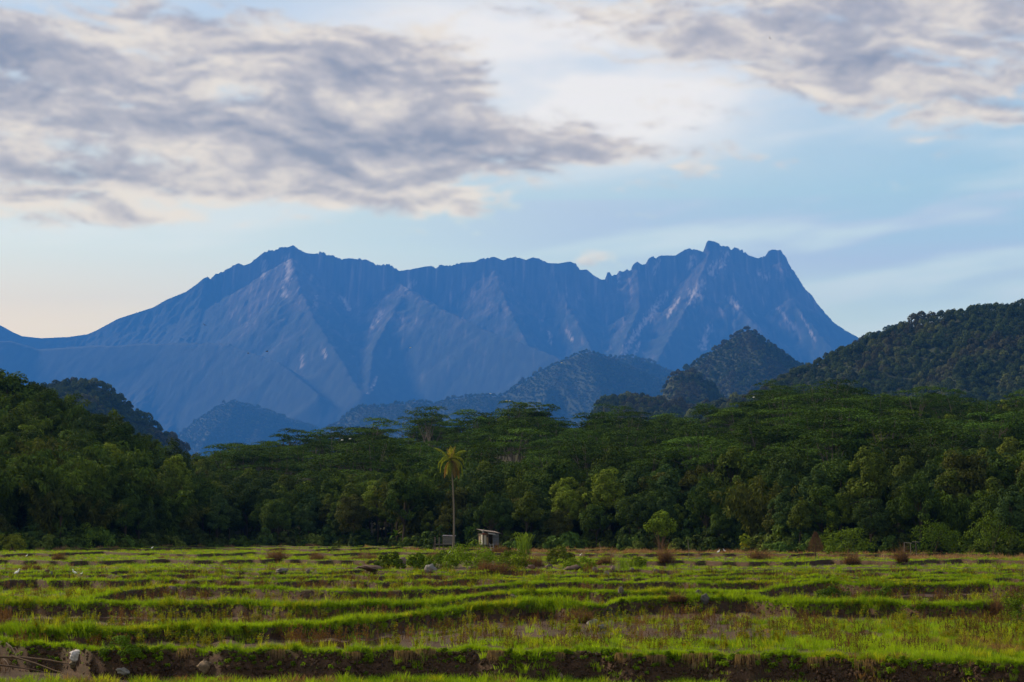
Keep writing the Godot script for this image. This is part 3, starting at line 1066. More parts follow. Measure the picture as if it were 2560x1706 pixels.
func forest() -> void:
	rng.seed = 21
	var G := [Color(0.036, 0.062, 0.012), Color(0.046, 0.076, 0.014), Color(0.030, 0.050, 0.014), Color(0.062, 0.086, 0.015), Color(0.052, 0.060, 0.015), Color(0.040, 0.070, 0.022), Color(0.105, 0.145, 0.018)]
	for k in G.size():
		G[k] = shade_of(G[k], 4.0)
	var look := ["deep green", "fresh green", "very dark green", "yellowish green", "olive green", "bluish green", "bright yellow-green"]
	var broad := []
	for k in 10:
		broad.append(broad_tree(rnd(10.0, 13.5), rnd(2.9, 4.4), G[k % 6 if k < 9 else 6], 0.42, 105, rnd(0.14, 0.34), 52) + [look[k % 6 if k < 9 else 6]])
	var flat := []
	for k in 9:
		flat.append(layered_tree(rnd(12.5, 18.5), rnd(4.2, 6.4), shade_of(Color(0.044, 0.082, 0.014), 4.0 * (0.75 + 0.075 * k))) + [["dark", "very deep green", "deep green", "mid green", "green", "clear green", "fresh green", "light green", "pale green"][k]])
	var bam := []
	for k in 4:
		bam.append(bamboo(rnd(10.0, 13.5), rnd(4.2, 6.0), shade_of([Color(0.052, 0.082, 0.014), Color(0.044, 0.076, 0.016), Color(0.074, 0.088, 0.018), Color(0.056, 0.092, 0.016)][k], 4.0)) + [["mid green", "dark green", "yellowing", "bright green"][k]])
	var under := [bush(1.9, 2.4, shade_of(G[0], 0.9), 0.42, 22, 60), bush(2.4, 2.0, G[1], 0.45, 22, 60), bush(1.6, 3.0, G[2], 0.40, 22, 60)]
	print("protos ", Time.get_ticks_msec())
	# where each tree stands
	var singles := []
	var mass := {}
	var taken_b := 0
	var taken_f := 0
	var taken_m := 0
	var low_spots := [[], [], []]
	var low_tints := [PackedColorArray(), PackedColorArray(), PackedColorArray()]
	var d := 222.0
	var gap := 5.4
	while d < 690.0:
		var reach := d * 0.30 + 14.0
		var x := -reach
		gap = lerpf(4.7, 7.0, soft(240, 560, d))
		while x < reach:
			var px := x + rnd(-0.45, 0.45) * gap
			var pd := d + rnd(-0.45, 0.45) * gap
			x += gap
			var u := column(px, pd)
			var e := along(EDGE, u) + nz.get_noise_1d(u / 90.0) * 7.0
			if pd < e or pd > crest_depth(u) + 25.0:
				continue
			var deep := pd - e
			var y := slope_height(px, pd)
			var kind := "broad"
			var z := n1.get_noise_2d(px / 45.0, pd / 45.0) * 0.5 + 0.5
			if u < 470.0 + 60.0 * z:
				kind = "bamboo" if z + rnd(-0.3, 0.3) > 0.50 and deep > 4.0 else "broad"
			elif deep > 55.0 and u > 540.0 and u < 2150.0 and z + rnd(-0.25, 0.25) + 0.2 > 0.35:
				kind = "flat"
				if rng.randf() < 0.50:
					continue
			elif u > 2150.0 and deep > 60.0 and rng.randf() < 0.22:
				kind = "flat"
			elif deep < 30.0 and rng.randf() < 0.06:
				kind = "bamboo"
			var g := rnd(0.70, 1.12)
			if kind == "broad" and deep < 10.0:
				g *= 0.72
			if kind == "flat":
				g *= 0.94 if pd < crest_depth(u) - 90.0 else 0.70
			var turn := rnd(0, TAU)
			var sy := rnd(0.9, 1.12)
			var tr := Transform3D(Basis(Vector3.UP, turn).scaled(Vector3(g, g * sy, g)), Vector3(px, y - 0.2, -pd))
			var set_of: Array = {"broad": broad, "flat": flat, "bamboo": bam}[kind]
			var which := rng.randi() % set_of.size()
			if kind == "broad":
				which = clampi(int((nz.get_noise_2d(px / 30.0 + 9.0, pd / 30.0) * 0.9 + 0.5) * 9.0 + rnd(-2, 2)), 0, 8)
				if rng.randf() < 0.05: which = 9
			var inside := absf(px) < pd * 0.272
			var own := false
			if inside:
				if kind == "broad" and deep < 26.0 and taken_b < 170:
					own = true; taken_b += 1
				elif kind == "flat" and deep < 190.0 and taken_f < 160 and rng.randf() < 0.75:
					own = true; taken_f += 1
				elif kind == "bamboo" and taken_m < 75:
					own = true; taken_m += 1
			if own:
				singles.append([kind, which, tr, deep, u])
			else:
				var key := kind + str(which)
				if not mass.has(key):
					mass[key] = [[], PackedColorArray(), set_of[which], kind]
				mass[key][0].append(tr)
				var f := rnd(0.72, 1.25)
				mass[key][1].append(Color(f * rnd(0.9, 1.1), f, f * rnd(0.85, 1.1)))
			if deep < 20.0 or rng.randf() < 0.45:
				for q in (6 if deep < 9.0 else (3 if deep < 18.0 else 1)):
					var k := rng.randi() % 3
					var bx := px + rnd(-2.5, 2.5)
					var bd := pd + rnd(-2.5, 2.5)
					var bg := rnd(0.5, 1.15) * (1.25 if deep < 9.0 else 1.0)
					low_spots[k].append(Transform3D(Basis(Vector3.UP, rnd(0, TAU)).scaled(Vector3(bg, bg * rnd(0.8, 1.3), bg)), Vector3(bx, slope_height(bx, bd) - 0.15, -bd)))
					var f2 := rnd(0.7, 1.3)
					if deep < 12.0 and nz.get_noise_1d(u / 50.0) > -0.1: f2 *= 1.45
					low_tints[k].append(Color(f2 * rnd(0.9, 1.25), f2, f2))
		d += gap * 0.92
	print("planted ", singles.size())
	var proto := {}
	for s in singles:
		var set_of: Array = {"broad": broad, "flat": flat, "bamboo": bam}[s[0]]
		var p: Array = set_of[s[1]]
		var called: String = {"broad": "broadleaf_tree", "flat": "layered_crown_tree", "bamboo": "bamboo_clump"}[s[0]]
		var key: String = s[0] + str(s[1])
		var o: Node3D
		if proto.has(key):
			o = copy(proto[key], called)
		else:
			o = base(called, Vector3.ZERO)
			put("crown" if s[0] != "bamboo" else "foliage", p[0], M.leaf, o)
			put("trunk" if s[0] != "bamboo" else "stems", p[1], M.bark, o)
			proto[key] = o
		o.transform = s[2]
		var size: float = s[2].basis.y.length()
		var large := "tall " if size > 1.08 else ("short " if size < 0.8 else "")
		var where := ""
		var u: float = s[4]
		if s[3] < 9.0:
			where = "at the field edge"
		elif s[3] < 60.0:
			where = "within the forest"
		else:
			where = "high on the slope"
		var by := ""
		if u < 500: by = " by the bamboo"
		elif u < 1000: by = " behind the brush heaps"
		elif u < 1450: by = " behind the huts"
		elif u < 1950: by = " behind the bananas"
		else: by = " behind the post frame"
		if s[0] == "broad":
			tag(o, "%s%s round-crowned tree %s%s" % [large, p[2], where, by], "tree", "broadleaf trees along the forest edge")
		elif s[0] == "flat":
			tag(o, "%s%s flat-crowned tree %s%s" % [large, p[2], where, by], "tree", "flat-crowned trees on the wooded slope")
		else:
			tag(o, "%s%s arching bamboo clump %s%s" % [large, p[2], where, by], "bamboo", "bamboo clumps at the forest edge")
	for q in [[22, 922, 395.0, 1], [75, 955, 400.0, 2], [-40, 940, 405.0, 0]]:
		var top := spot(q[0], q[1], q[2])
		var g := slope_height(top.x, q[2])
		var p: Array = broad[q[3]]
		var o := base("broadleaf_tree", Vector3(top.x, g, top.z), q[0])
		put("crown", p[0], M.leaf, o)
		put("trunk", p[1], M.bark, o)
		var k: float = (top.y - g) / p[0].get_aabb().end.y
		o.scale = Vector3(1.15, 1.0, 1.15) * clampf(k, 0.8, 2.2)
		tag(o, ["huge spreading dark tree towering over the bamboo", "big dark tree beside the huge spreading tree", "tall tree behind the huge spreading tree"][[22, 75, -40].find(q[0])], "tree", "trees towering over the bamboo")
	for key in mass:
		var q: Array = mass[key]
		var crown: Mesh = q[2][0]
		scatter("forest_crowns", crown, M.leaf, q[0], q[1], "dense mass of %s tree crowns on the slope behind the fields" % q[2][2], "forest")
		var bark := PackedColorArray()
		for k in q[0].size():
			bark.append(Color.WHITE)
		scatter("forest_trunks", q[2][1], M.bark, q[0], bark, "stems of the forest standing on the slope behind the fields", "forest")
	for k in 3:
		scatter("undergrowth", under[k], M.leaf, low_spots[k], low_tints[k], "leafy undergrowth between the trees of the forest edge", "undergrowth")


# ------------------------------------------------------------------ grass and weeds
func tuft(count: int, h: float, spread: float, wide: float, arch: float) -> Mesh:
	var b := MB.new()
	for k in count:
		var a := rnd(0, TAU)
		var o := Vector3(cos(a), 0, sin(a))
		var p := o * rnd(0.0, spread) + Vector3(0, -0.03, 0)
		var hh := h * rnd(0.55, 1.1)
		var side := Vector3(-sin(a + rnd(-1, 1)), 0, cos(a + rnd(-1, 1))).normalized() * wide * rnd(0.7, 1.2)
		var m := p + Vector3.UP * hh * 0.6 + o * hh * arch * 0.3
		var e := p + Vector3.UP * hh * rnd(0.8, 1.0) + o * hh * arch * rnd(0.5, 1.1)
		var f := rnd(0.8, 1.2)
		var c := Color(0.8 * f, 0.8 * f, 0.8 * f)
		b.quad(p - side, p + side, m + side * 0.7, m - side * 0.7, c)
		b.tri(m - side * 0.7, m + side * 0.7, e, c)
	return b.mesh()


func grass() -> void:
	rng.seed = 33
	var kinds := [tuft(28, 0.32, 0.20, 0.009, 0.6), tuft(20, 0.46, 0.15, 0.009, 0.45), tuft(24, 0.17, 0.24, 0.011, 0.7)]
	var places := [[], [], []]
	var tints := [PackedColorArray(), PackedColorArray(), PackedColorArray()]
	var dry_places := []
	var dry_tints := PackedColorArray()
	var GR := [Color(0.225, 0.330, 0.012), Color(0.180, 0.290, 0.011), Color(0.130, 0.220, 0.011), Color(0.280, 0.315, 0.016)]
	var tone := func(x: float, d: float) -> Color:
		var t := clampf(nz.get_noise_2d(x / 7.0 + 20.0, d / 12.0) * 0.9 + 0.42 + rnd(-0.28, 0.28), 0.0, 0.999)
		var c: Color = GR[int(t * 4.0)]
		var f := rnd(0.75, 1.25) / 0.35
		return Color(c.r * f, c.g * f, c.b * f)
	var add := func(k: int, x: float, y: float, d: float, g: float, col: Color) -> void:
		places[k].append(Transform3D(Basis(Vector3.UP, rnd(0, TAU)).rotated(Vector3.RIGHT, rnd(-0.12, 0.12)).scaled(Vector3(g, g * rnd(0.75, 1.25), g)), Vector3(x, y, -d)))
		tints[k].append(col)
	# on the bunds: thick along the lip, hanging over the face
	for k in BUNDS.size():
		for q in int(5200 - k * 210):
			var u := rnd(-120, 2680)
			var L := bund_lines(u)
			var lip: float = L[k][0]
			var a := sight(u, 1400).x
			if lip > along(EDGE, u) + 3.0:
				continue
			var bare := n1.get_noise_2d(u / 190.0, k * 23.0) * 0.3 + 0.5 + rnd(-0.25, 0.25)
			var off := rnd(-0.10, L[k][2] + 0.15)
			var h: float = L[k][1]
			var floor_y: float = FIRST if k == 0 else L[k - 1][1] - RAISED[k - 1]
			var y := h + 0.01
			if rng.randf() < 0.46:      # on the face
				var t := pow(rng.randf(), 1.3)
				if k == 0 and rng.randf() < 0.45 + 0.4 * t:
					continue
				if bare + (1.0 - t) * 0.5 < (0.78 if k == 0 else 0.66):
					continue
				off = -0.03 - t * (h - floor_y) * LEAN[k]
				y = lerpf(floor_y, h, pow(1.0 - t, 0.85)) + 0.01
			var x := a * (lip + off)
			if off > L[k][2]:
				y = h - RAISED[k] * clampf((off - L[k][2]) / 0.25, 0, 1)
			var lush := n1.get_noise_2d(u / 140.0, k * 41.0 + 7.0) * 0.5 + 0.5
			var size := rnd(0.55, 1.0) * (0.70 + 0.6 * lush) * lerpf(1.0, 0.55, minf(k / 7.0, 1.0))
			if k == 0: size *= 0.70
			if off < -0.03: size *= (0.5 if k == 0 else 0.7)
			if n1.get_noise_2d(u / 75.0, k * 61.0 + 5.0) < -0.45 and k > 2 and rng.randf() < 0.6: continue
			if k == 1 or k == 2: size *= 1.22
			if k == 1 and u > 1050 and u < 1480: size *= 1.35
			add.call(1 if lush + rnd(-0.3, 0.3) > 0.6 else 0, x, y, lip + off, size, tone.call(x, lip + off))
	# in the paddies
	var n := 0
	while n < 62000:
		n += 1
		var u := rnd(-120, 2680)
		var d := 66.0 + 240.0 * pow(rng.randf(), 1.25) if n % 18 else rnd(62.0, 70.0)
		if d > along(EDGE, u) + 6.0:
			continue
		var x := sight(u, 1400).x * d
		var g := grow_mask(x, d)
		if d < 70.0: g = clampf(0.55 + nz.get_noise_2d(x / 4.0, d / 3.0) * 1.5, 0.0, 1.0)
		if rng.randf() > soft(0.25, 0.85, g) + 0.03:
			continue
		var y := field_height(x, d)
		var dry := nz.get_noise_2d(x / 16.0 + 70.0, d / 7.0)
		var brown := soft(0.0, 0.35, dry + rnd(-0.15, 0.15)) * 0.6
		if d > 170.0 and u > 1200.0:
			brown = maxf(brown, soft(205, 235, d + rnd(-10, 10)) * 0.9)
		var c: Color = tone.call(x, d)
		if rng.randf() < brown:
			c = shade_of([Color(0.17, 0.10, 0.055), Color(0.20, 0.13, 0.06), Color(0.12, 0.065, 0.04)][rng.randi() % 3], rnd(0.8, 1.2) / 0.36)
		add.call(2 if rng.randf() < (0.62 if d < 100.0 else 0.85) else 0, x, y, d, rnd(0.7, 1.3), c)
	for q in 1500:
		var u := rnd(-100, 2660)
		var d := rnd(72.0, 150.0)
		var x := sight(u, 1400).x * d
		if nz.get_noise_2d(x / 8.0 + 130.0, d / 5.0) < 0.02:
			continue
		add.call(1, x, field_height(x, d), d, rnd(0.7, 1.35), shade_of(GR[3 if rng.randf() < 0.6 else 0], rnd(0.8, 1.2) / 0.36))
	for k in 3:
		scatter("grass", kinds[k], M.grass, places[k], tints[k], "bright green grass growing over bunds and paddies", "grass")
	var herb := MB.new()
	for k in 5:
		clump(herb, Vector3(rnd(-0.16, 0.16), rnd(0.0, 0.16), rnd(-0.1, 0.1)), 0.11, Vector3.UP, 26, 0.085, Color(0.8, 0.8, 0.8))
	var hp := []
	var ht := PackedColorArray()
	for q in 900:
		var u := rnd(-80, 2640)
		var k := 0 if rng.randf() < 0.75 else 1
		if nz.get_noise_2d(u / 130.0, k * 9.0 + 60.0) < 0.0 + rnd(-0.45, 0.45):
			continue
		var L := bund_lines(u)
		var face: float = L[k][1] - (FIRST if k == 0 else L[k - 1][1] - RAISED[k - 1])
		var t := rng.randf() * rng.randf()
		var d: float = L[k][0] - 0.06 - t * face * LEAN[k]
		hp.append(Transform3D(Basis(Vector3.UP, rnd(0, TAU)).scaled(Vector3.ONE * rnd(0.35, 0.95)), Vector3(sight(u, 1600).x * d, L[k][1] - face + face * pow(1.0 - t, 0.85), -d)))
		var g: Color = GR[1 + rng.randi() % 2]
		var f := rnd(0.5, 1.1) / 0.35
		ht.append(shade_of(g, f))
	scatter("bank_weeds", herb.mesh(), M.grass, hp, ht, "small leafy weeds sprouting from the near earth banks", "weeds")
	var clod := MB.new()
	ball(clod, Vector3(0.10, 0.07, 0.09), 5, 7, Color(0.9, 0.9, 0.9), 0.35, 2.0)
	var kp := []
	var kt := PackedColorArray()
	for q in 4200:
		var u := rnd(-80, 2640)
		var k: int = [0, 0, 0, 0, 1, 1, 2, 3][rng.randi() % 8]
		var L := bund_lines(u)
		var face: float = L[k][1] - (FIRST if k == 0 else L[k - 1][1] - RAISED[k - 1])
		var t := rng.randf()
		var d: float = L[k][0] - 0.03 - t * (face * LEAN[k] + 0.08)
		var g := rnd(0.25, 1.0) * (1.0 if k == 0 else 0.7)
		kp.append(Transform3D(Basis(on_ball(), rnd(0, TAU)).scaled(Vector3(g, g, g)), Vector3(sight(u, 1600).x * d, L[k][1] - face + face * pow(1.0 - t, 0.85), -d)))
		kt.append(shade_of([Color(0.120, 0.070, 0.045), Color(0.150, 0.088, 0.056), Color(0.090, 0.055, 0.036)][rng.randi() % 3], rnd(0.7, 1.3) / 0.36))
	scatter("soil_clods", clod.mesh(), M.soil, kp, kt, "crumbling brown clods of earth on the faces of the near banks", "soil")
	# yellow-flowering weeds and dark dead stalks in the wet paddies
	var weed := MB.new()
	for k in 7:
		var p := Vector3(rnd(-0.12, 0.12), 0, rnd(-0.12, 0.12))
		var h := rnd(0.25, 0.5)
		weed.quad(p + Vector3(-0.007, 0, 0), p + Vector3(0.007, 0, 0), p + Vector3(0.05, h, 0.02), p + Vector3(0.04, h, 0.02), Color(0.30, 0.36, 0.05))
		for l in 14:
			var o := on_ball()
			o.y *= 0.4
			weed.leaf(p + Vector3(0.04, 0, 0.01) + Vector3.UP * h * rnd(0.3, 1.0), (o + Vector3.UP * 0.5).normalized(), Vector3.UP, rnd(0.06, 0.13), 0.035, Color(0.62, 0.52, 0.03) if rng.randf() < 0.45 else Color(0.30, 0.42, 0.04))
	var stalk := MB.new()
	for k in 9:
		var p := Vector3(rnd(-0.25, 0.25), 0, rnd(-0.25, 0.25))
		var e := p + Vector3(rnd(-0.1, 0.1), rnd(0.35, 0.75), rnd(-0.1, 0.1))
		stalk.quad(p - Vector3(0.008, 0, 0), p + Vector3(0.008, 0, 0), e + Vector3(0.006, 0, 0), e - Vector3(0.006, 0, 0), Color(0.20, 0.11, 0.07))
		for l in 5:
			stalk.leaf(p.lerp(e, rnd(0.3, 1.0)), (on_ball() + Vector3.UP).normalized(), Vector3.BACK, 0.12, 0.03, Color(0.22, 0.12, 0.07))
	var wp := []
	var wt := PackedColorArray()
	var sp := []
	var st := PackedColorArray()
	for q in 2600:
		var u := rnd(-60, 2620)
		var d := rnd(72.0, 150.0)
		var x := sight(u, 1400).x * d
		var m := nz.get_noise_2d(x / 6.0 + 200.0, d / 7.0)
		if m > 0.06:
			wp.append(Transform3D(Basis(Vector3.UP, rnd(0, TAU)).scaled(Vector3.ONE * rnd(0.7, 1.6)), Vector3(x, field_height(x, d) - 0.02, -d)))
			var f := rnd(0.7, 1.2)
			wt.append(Color(f, f, f))
		elif m < -0.12 or (u > 1400 and d < 100 and m < 0.05):
			sp.append(Transform3D(Basis(Vector3.UP, rnd(0, TAU)).scaled(Vector3.ONE * rnd(0.5, 1.2)), Vector3(x, field_height(x, d) - 0.02, -d)))
			var f := rnd(0.6, 1.2)
			st.append(Color(f, f, f))
	scatter("yellow_weeds", weed.mesh(), M.grass, wp, wt, "low yellow-flowering weeds scattered through the wet paddies", "weeds")
	scatter("dead_stalks", stalk.mesh(), M.grass, sp, st, "dark dead stalks standing in the wet paddies", "weeds")
	# the belt of rusty dry brush at the foot of the forest
	var belt := twiggy(0.7, 0.8, Color(0.66, 0.40, 0.27), 46)
	var bp := []
	var bt := PackedColorArray()
	for q in 2600:
		var u := rnd(-60, 2640)
		var e := along(EDGE, u)
		var d := e - rnd(-4.0, 30.0) * (0.25 if u < 1000 else 1.0)
		if u < 1150 and nz.get_noise_1d(u / 60.0) < 0.12:
			continue
		if u > 1150 and nz.get_noise_2d(u / 70.0, d / 12.0) < -0.22:
			continue
		var x := sight(u, 1370).x * d
		bp.append(Transform3D(Basis(Vector3.UP, rnd(0, TAU)).scaled(Vector3.ONE * rnd(0.5, 1.15)), Vector3(x, maxf(field_height(x, d), slope_height(x, d)) - 0.05, -d)))
		var f := rnd(0.7, 1.3)
		bt.append(Color(f, f * rnd(0.85, 1.15), f * rnd(0.8, 1.1)))
	scatter("dry_brush", belt, M.grass, bp, bt, "belt of rusty dry brush along the foot of the forest", "brush")


# ------------------------------------------------------------------ single things
func things() -> void:
	rng.seed = 77
	palm()
	hut_with_ladder()
	open_hut()
	lone_hut()
	frame_of_posts()
	lone_trees()
	bushes()
	bananas()
	rocks()
	sack()
	branches()
	egrets()
	swallows()


func stand(u: float, v: float) -> Vector3:      # on the ground of the fields or of the forest edge
	var p := on_field(u, v)
	return p


func plank(b_parent: Node, called: String, at: Transform3D, size: Vector3, col: Color, mat: Material) -> MeshInstance3D:
	var b := MB.new()
	b.box(at, size, col)
	return put(called, b.mesh(), mat, b_parent)


func pole(parent: Node, called: String, a: Vector3, e: Vector3, r: float, col: Color) -> MeshInstance3D:
	var b := MB.new()
	var m := a.lerp(e, 0.5) + Vector3(rnd(-1, 1), 0, rnd(-1, 1)) * r * 0.6
	b.tube([a, m, e], [r, r * 0.95, r * 0.85], 7, col)
	return put(called, b.mesh(), M.wood, parent)


func sheet(parent: Node, called: String, at: Transform3D, w: float, l: float, col: Color) -> MeshInstance3D:
	# one corrugated iron sheet, w across the waves, l along them, a few millimetres thick
	var b := MB.new()
	var n := 26
	for side in 2:
		var k := b.v.size()
		for q in n + 1:
			var x := -w * 0.5 + w * q / n
			var y := sin(q * 1.9) * 0.018 - side * 0.006
			b.v.append(at * Vector3(x, y, -l * 0.5))
			b.v.append(at * Vector3(x, y + rnd(-0.01, 0.01) * (1 - side), l * 0.5))
			var rust := clampf(n1.get_noise_2d(x * 3.0, l * 20.0 + q) * 0.5 + 0.3, 0.0, 0.7)
			var c := col.lerp(Color(0.30, 0.16, 0.11), rust)
			b.c.append(c); b.c.append(c)
		for q in n:
			var p := k + q * 2
			b.i.append(p); b.i.append(p + 2); b.i.append(p + 1)
			b.i.append(p + 2); b.i.append(p + 3); b.i.append(p + 1)
	return put(called, b.mesh(), M.metal, parent)


func T(x: float, y: float, z: float, rot := Vector3.ZERO) -> Transform3D:
	return Transform3D(Basis.from_euler(rot), Vector3(x, y, z))


func hut_with_ladder() -> void:
	var at := stand(1221, 1379)
	var o := base("stilt_hut", at, 0.42)
	o.scale = Vector3(0.88, 1.10, 0.88)
	tag(o, "small weathered stilt hut with iron roof and white ladder beside the coconut palm", "hut")
	var wood := Color(0.26, 0.21, 0.17)
	for x in [-1.25, -0.32, 0.36, 1.36]:
		for z in [0.85, -0.95]:
			pole(o, "post", Vector3(x, -0.3, z), Vector3(x + rnd(-0.03, 0.03), 2.45 - 0.10 * x, z), 0.05, wood)
	plank(o, "floor", T(0.05, 0.78, -0.05), Vector3(2.85, 0.10, 1.95), wood, M.wood)
	for k in 7:      # grey boards beside the doorway
		plank(o, "board", T(0.87, 0.94 + k * 0.215, 0.905, Vector3(0, 0, rnd(-0.015, 0.015))), Vector3(1.04 + rnd(-0.04, 0.04), 0.195, 0.022), shade_of(Color(0.30, 0.33, 0.40), rnd(0.75, 1.2)), M.wood)
	for k in 7:
		plank(o, "board", T(0.02, 0.94 + k * 0.215, -1.01), Vector3(2.8, 0.195, 0.022), shade_of(wood, rnd(0.5, 0.9)), M.wood)
	for k in 7:
		plank(o, "board", T(1.42, 0.94 + k * 0.215, -0.05), Vector3(0.022, 0.195, 1.85), shade_of(wood, rnd(0.6, 1.0)), M.wood)
	plank(o, "wall_panel", T(-0.98, 1.42, 0.91), Vector3(0.44, 1.15, 0.02), Color(1.0, 0.92, 0.78), M.wood)
	plank(o, "wall_panel", T(-0.58, 1.30, 0.92, Vector3(0, 0, 0.04)), Vector3(0.26, 0.95, 0.02), Color(0.58, 0.42, 0.24), M.wood)
	plank(o, "wall_panel", T(-1.335, 1.45, 0.45), Vector3(0.02, 1.2, 0.62), Color(1.15, 1.05, 0.90), M.wood)
	plank(o, "wall_panel", T(-1.335, 1.40, -0.35), Vector3(0.02, 0.9, 0.5), Color(0.70, 0.55, 0.36), M.wood)
	plank(o, "wall_panel", T(-0.80, 2.12, 0.93, Vector3(0, 0, -0.03)), Vector3(0.74, 0.26, 0.02), Color(0.40, 0.26, 0.17), M.wood)
	for k in 6:
		plank(o, "board", T(-1.31, 0.96 + k * 0.23, -0.05), Vector3(0.022, 0.20, 1.8), shade_of(wood, rnd(0.7, 1.2)), M.wood)
	for k in 4:      # roof sheets, lapped, falling a little to one side
		var rf := sheet(o, "roof_sheet", T(-1.10 + k * 0.78, 2.62 - k * 0.075 + 0.012 * (k % 2), 0.0, Vector3(0.10, 0, -0.10)), 0.86, 2.75, shade_of(Color(0.36, 0.34, 0.36), rnd(0.75, 1.25)))
		rf.set_meta("label", "rusty grey corrugated roof sheet")
	pole(o, "rafter", Vector3(-1.5, 2.55, 1.18), Vector3(1.6, 2.26, 1.18), 0.04, wood)
	pole(o, "rafter", Vector3(-1.5, 2.50, -1.1), Vector3(1.6, 2.20, -1.1), 0.04, wood)
	plank(o, "awning", T(0.02, 2.20, 1.22, Vector3(0.5, 0, -0.10)), Vector3(1.30, 0.02, 0.34), Color(1.1, 1.08, 1.05), M.wood)
	plank(o, "gable_panel", T(-1.40, 2.46, 1.10, Vector3(0, 0, 0.4)), Vector3(0.34, 0.30, 0.03), Color(1.3, 1.22, 1.18), M.wood)
	plank(o, "gable_panel", T(-1.32, 2.20, 1.08, Vector3(0, 0, 0.1)), Vector3(0.40, 0.16, 0.03), Color(0.75, 0.22, 0.18), M.wood)
	var lad := Node3D.new()
	lad.name = "ladder"
	o.add_child(lad, true)
	for x in [-0.28, 0.30]:
		pole(lad, "rail", Vector3(x, -0.15, 1.75), Vector3(x, 1.0, 1.12), 0.045, Color(0.95, 0.92, 0.88))
	for k in 3:
		pole(lad, "rung", Vector3(-0.30, 0.18 + k * 0.31, 1.60 - k * 0.17), Vector3(0.32, 0.18 + k * 0.31, 1.60 - k * 0.17), 0.04, Color(0.95, 0.92, 0.88))


func open_hut() -> void:
	var at := stand(1109, 1377)
	at.z -= 1.5
	var o := base("field_shelter", at, -0.06)
	tag(o, "low open shelter of grey planks on posts behind the coconut palm trunk", "shelter")
	var wood := Color(0.32, 0.27, 0.22)
	for p in [[-1.35, 2.0], [-0.70, 1.95], [-0.10, 2.1], [1.35, 2.15]]:
		pole(o, "post", Vector3(p[0], -0.3, 0.7), Vector3(p[0] + rnd(-0.04, 0.04), p[1], 0.7), 0.05, wood)
		pole(o, "post", Vector3(p[0], -0.3, -0.8), Vector3(p[0], p[1] - 0.1, -0.8), 0.05, wood)
	pole(o, "prop", Vector3(-1.75, -0.1, 0.8), Vector3(-1.32, 0.9, 0.72), 0.04, wood)
	plank(o, "deck", T(0.0, 0.85, -0.05), Vector3(2.9, 0.09, 1.7), wood, M.wood)
	for k in 6:
		plank(o, "board", T(0.64, 1.00 + k * 0.175, 0.76, Vector3(0, 0, rnd(-0.012, 0.012))), Vector3(1.42 + rnd(-0.04, 0.04), 0.16, 0.022), shade_of(Color(0.48, 0.46, 0.46), rnd(0.7, 1.15)), M.wood)
	for k in 6:
		plank(o, "board", T(0.64, 1.00 + k * 0.175, -0.87), Vector3(1.42, 0.16, 0.022), shade_of(wood, rnd(0.6, 1.0)), M.wood)
	for k in 2:
		sheet(o, "roof_sheet", T(0.30 + k * 0.9, 2.16 - k * 0.03, 0.0, Vector3(0.08, 0, -0.05)), 1.0, 2.2, Color(0.42, 0.42, 0.46))
	for k in 3:
		pole(o, "brace", Vector3(-0.05 + k * 0.45, 0.0, 0.74), Vector3(0.45 + k * 0.45, 0.82, 0.74), 0.03, wood)
	pole(o, "rail", Vector3(-1.38, 0.92, 0.74), Vector3(0.0, 0.92, 0.74), 0.035, wood)


func lone_hut() -> void:
	var at := stand(330, 1362)
	at.z -= 1.0
	var o := base("stilt_shelter", at, 0.05)
	tag(o, "dark stilt shelter with iron sheet wall and thatch among bamboo", "shelter")
	var wood := Color(0.24, 0.20, 0.17)
	for p in [-1.20, -0.62, -0.05, 0.62, 1.05]:
		pole(o, "post", Vector3(p, -0.3, 0.6), Vector3(p + rnd(-0.05, 0.05), 2.15, 0.6), 0.045, wood if p < -1.0 or p > 1.0 else Color(0.42, 0.36, 0.30))
		pole(o, "post", Vector3(p, -0.3, -0.8), Vector3(p, 2.2, -0.8), 0.045, wood)
	plank(o, "deck", T(-0.05, 0.82, -0.1), Vector3(2.5, 0.08, 1.5), wood, M.wood)
	for k in 3:
		sheet(o, "wall_sheet", T(-0.90 + k * 0.80, 1.18, 0.66, Vector3(PI / 2, 0, 0)), 0.84, 0.62, Color(0.34, 0.33, 0.37))
	plank(o, "window_cloth", T(-0.33, 1.66, 0.55), Vector3(0.30, 0.34, 0.015), Color(0.75, 0.75, 0.78), M.wood)
	var th := MB.new()
	for k in 900:
		var p := Vector3(rnd(-1.5, 1.45), 0, rnd(-1.2, 1.1))
		p.y = 2.50 - absf(p.z) * 0.35
		var d := Vector3(rnd(-0.2, 0.2), -0.32, signf(p.z)).normalized()
		th.leaf(p + Vector3(0, rnd(-0.06, 0.05), 0), d, Vector3.UP, rnd(0.3, 0.55), 0.06, shade_of(Color(0.60, 0.46, 0.36), rnd(0.5, 1.2)))
	put("thatch", th.mesh(), M.leaf, o)
	pole(o, "rail", Vector3(1.05, 1.75, 0.6), Vector3(2.9, 1.85, 0.55), 0.025, Color(0.40, 0.35, 0.30))
	pole(o, "post", Vector3(2.9, 1.45, 0.55), Vector3(2.88, 2.0, 0.55), 0.03, Color(0.50, 0.45, 0.40))
	pole(o, "post", Vector3(2.6, -0.3, 0.55), Vector3(2.86, 1.6, 0.55), 0.03, wood)


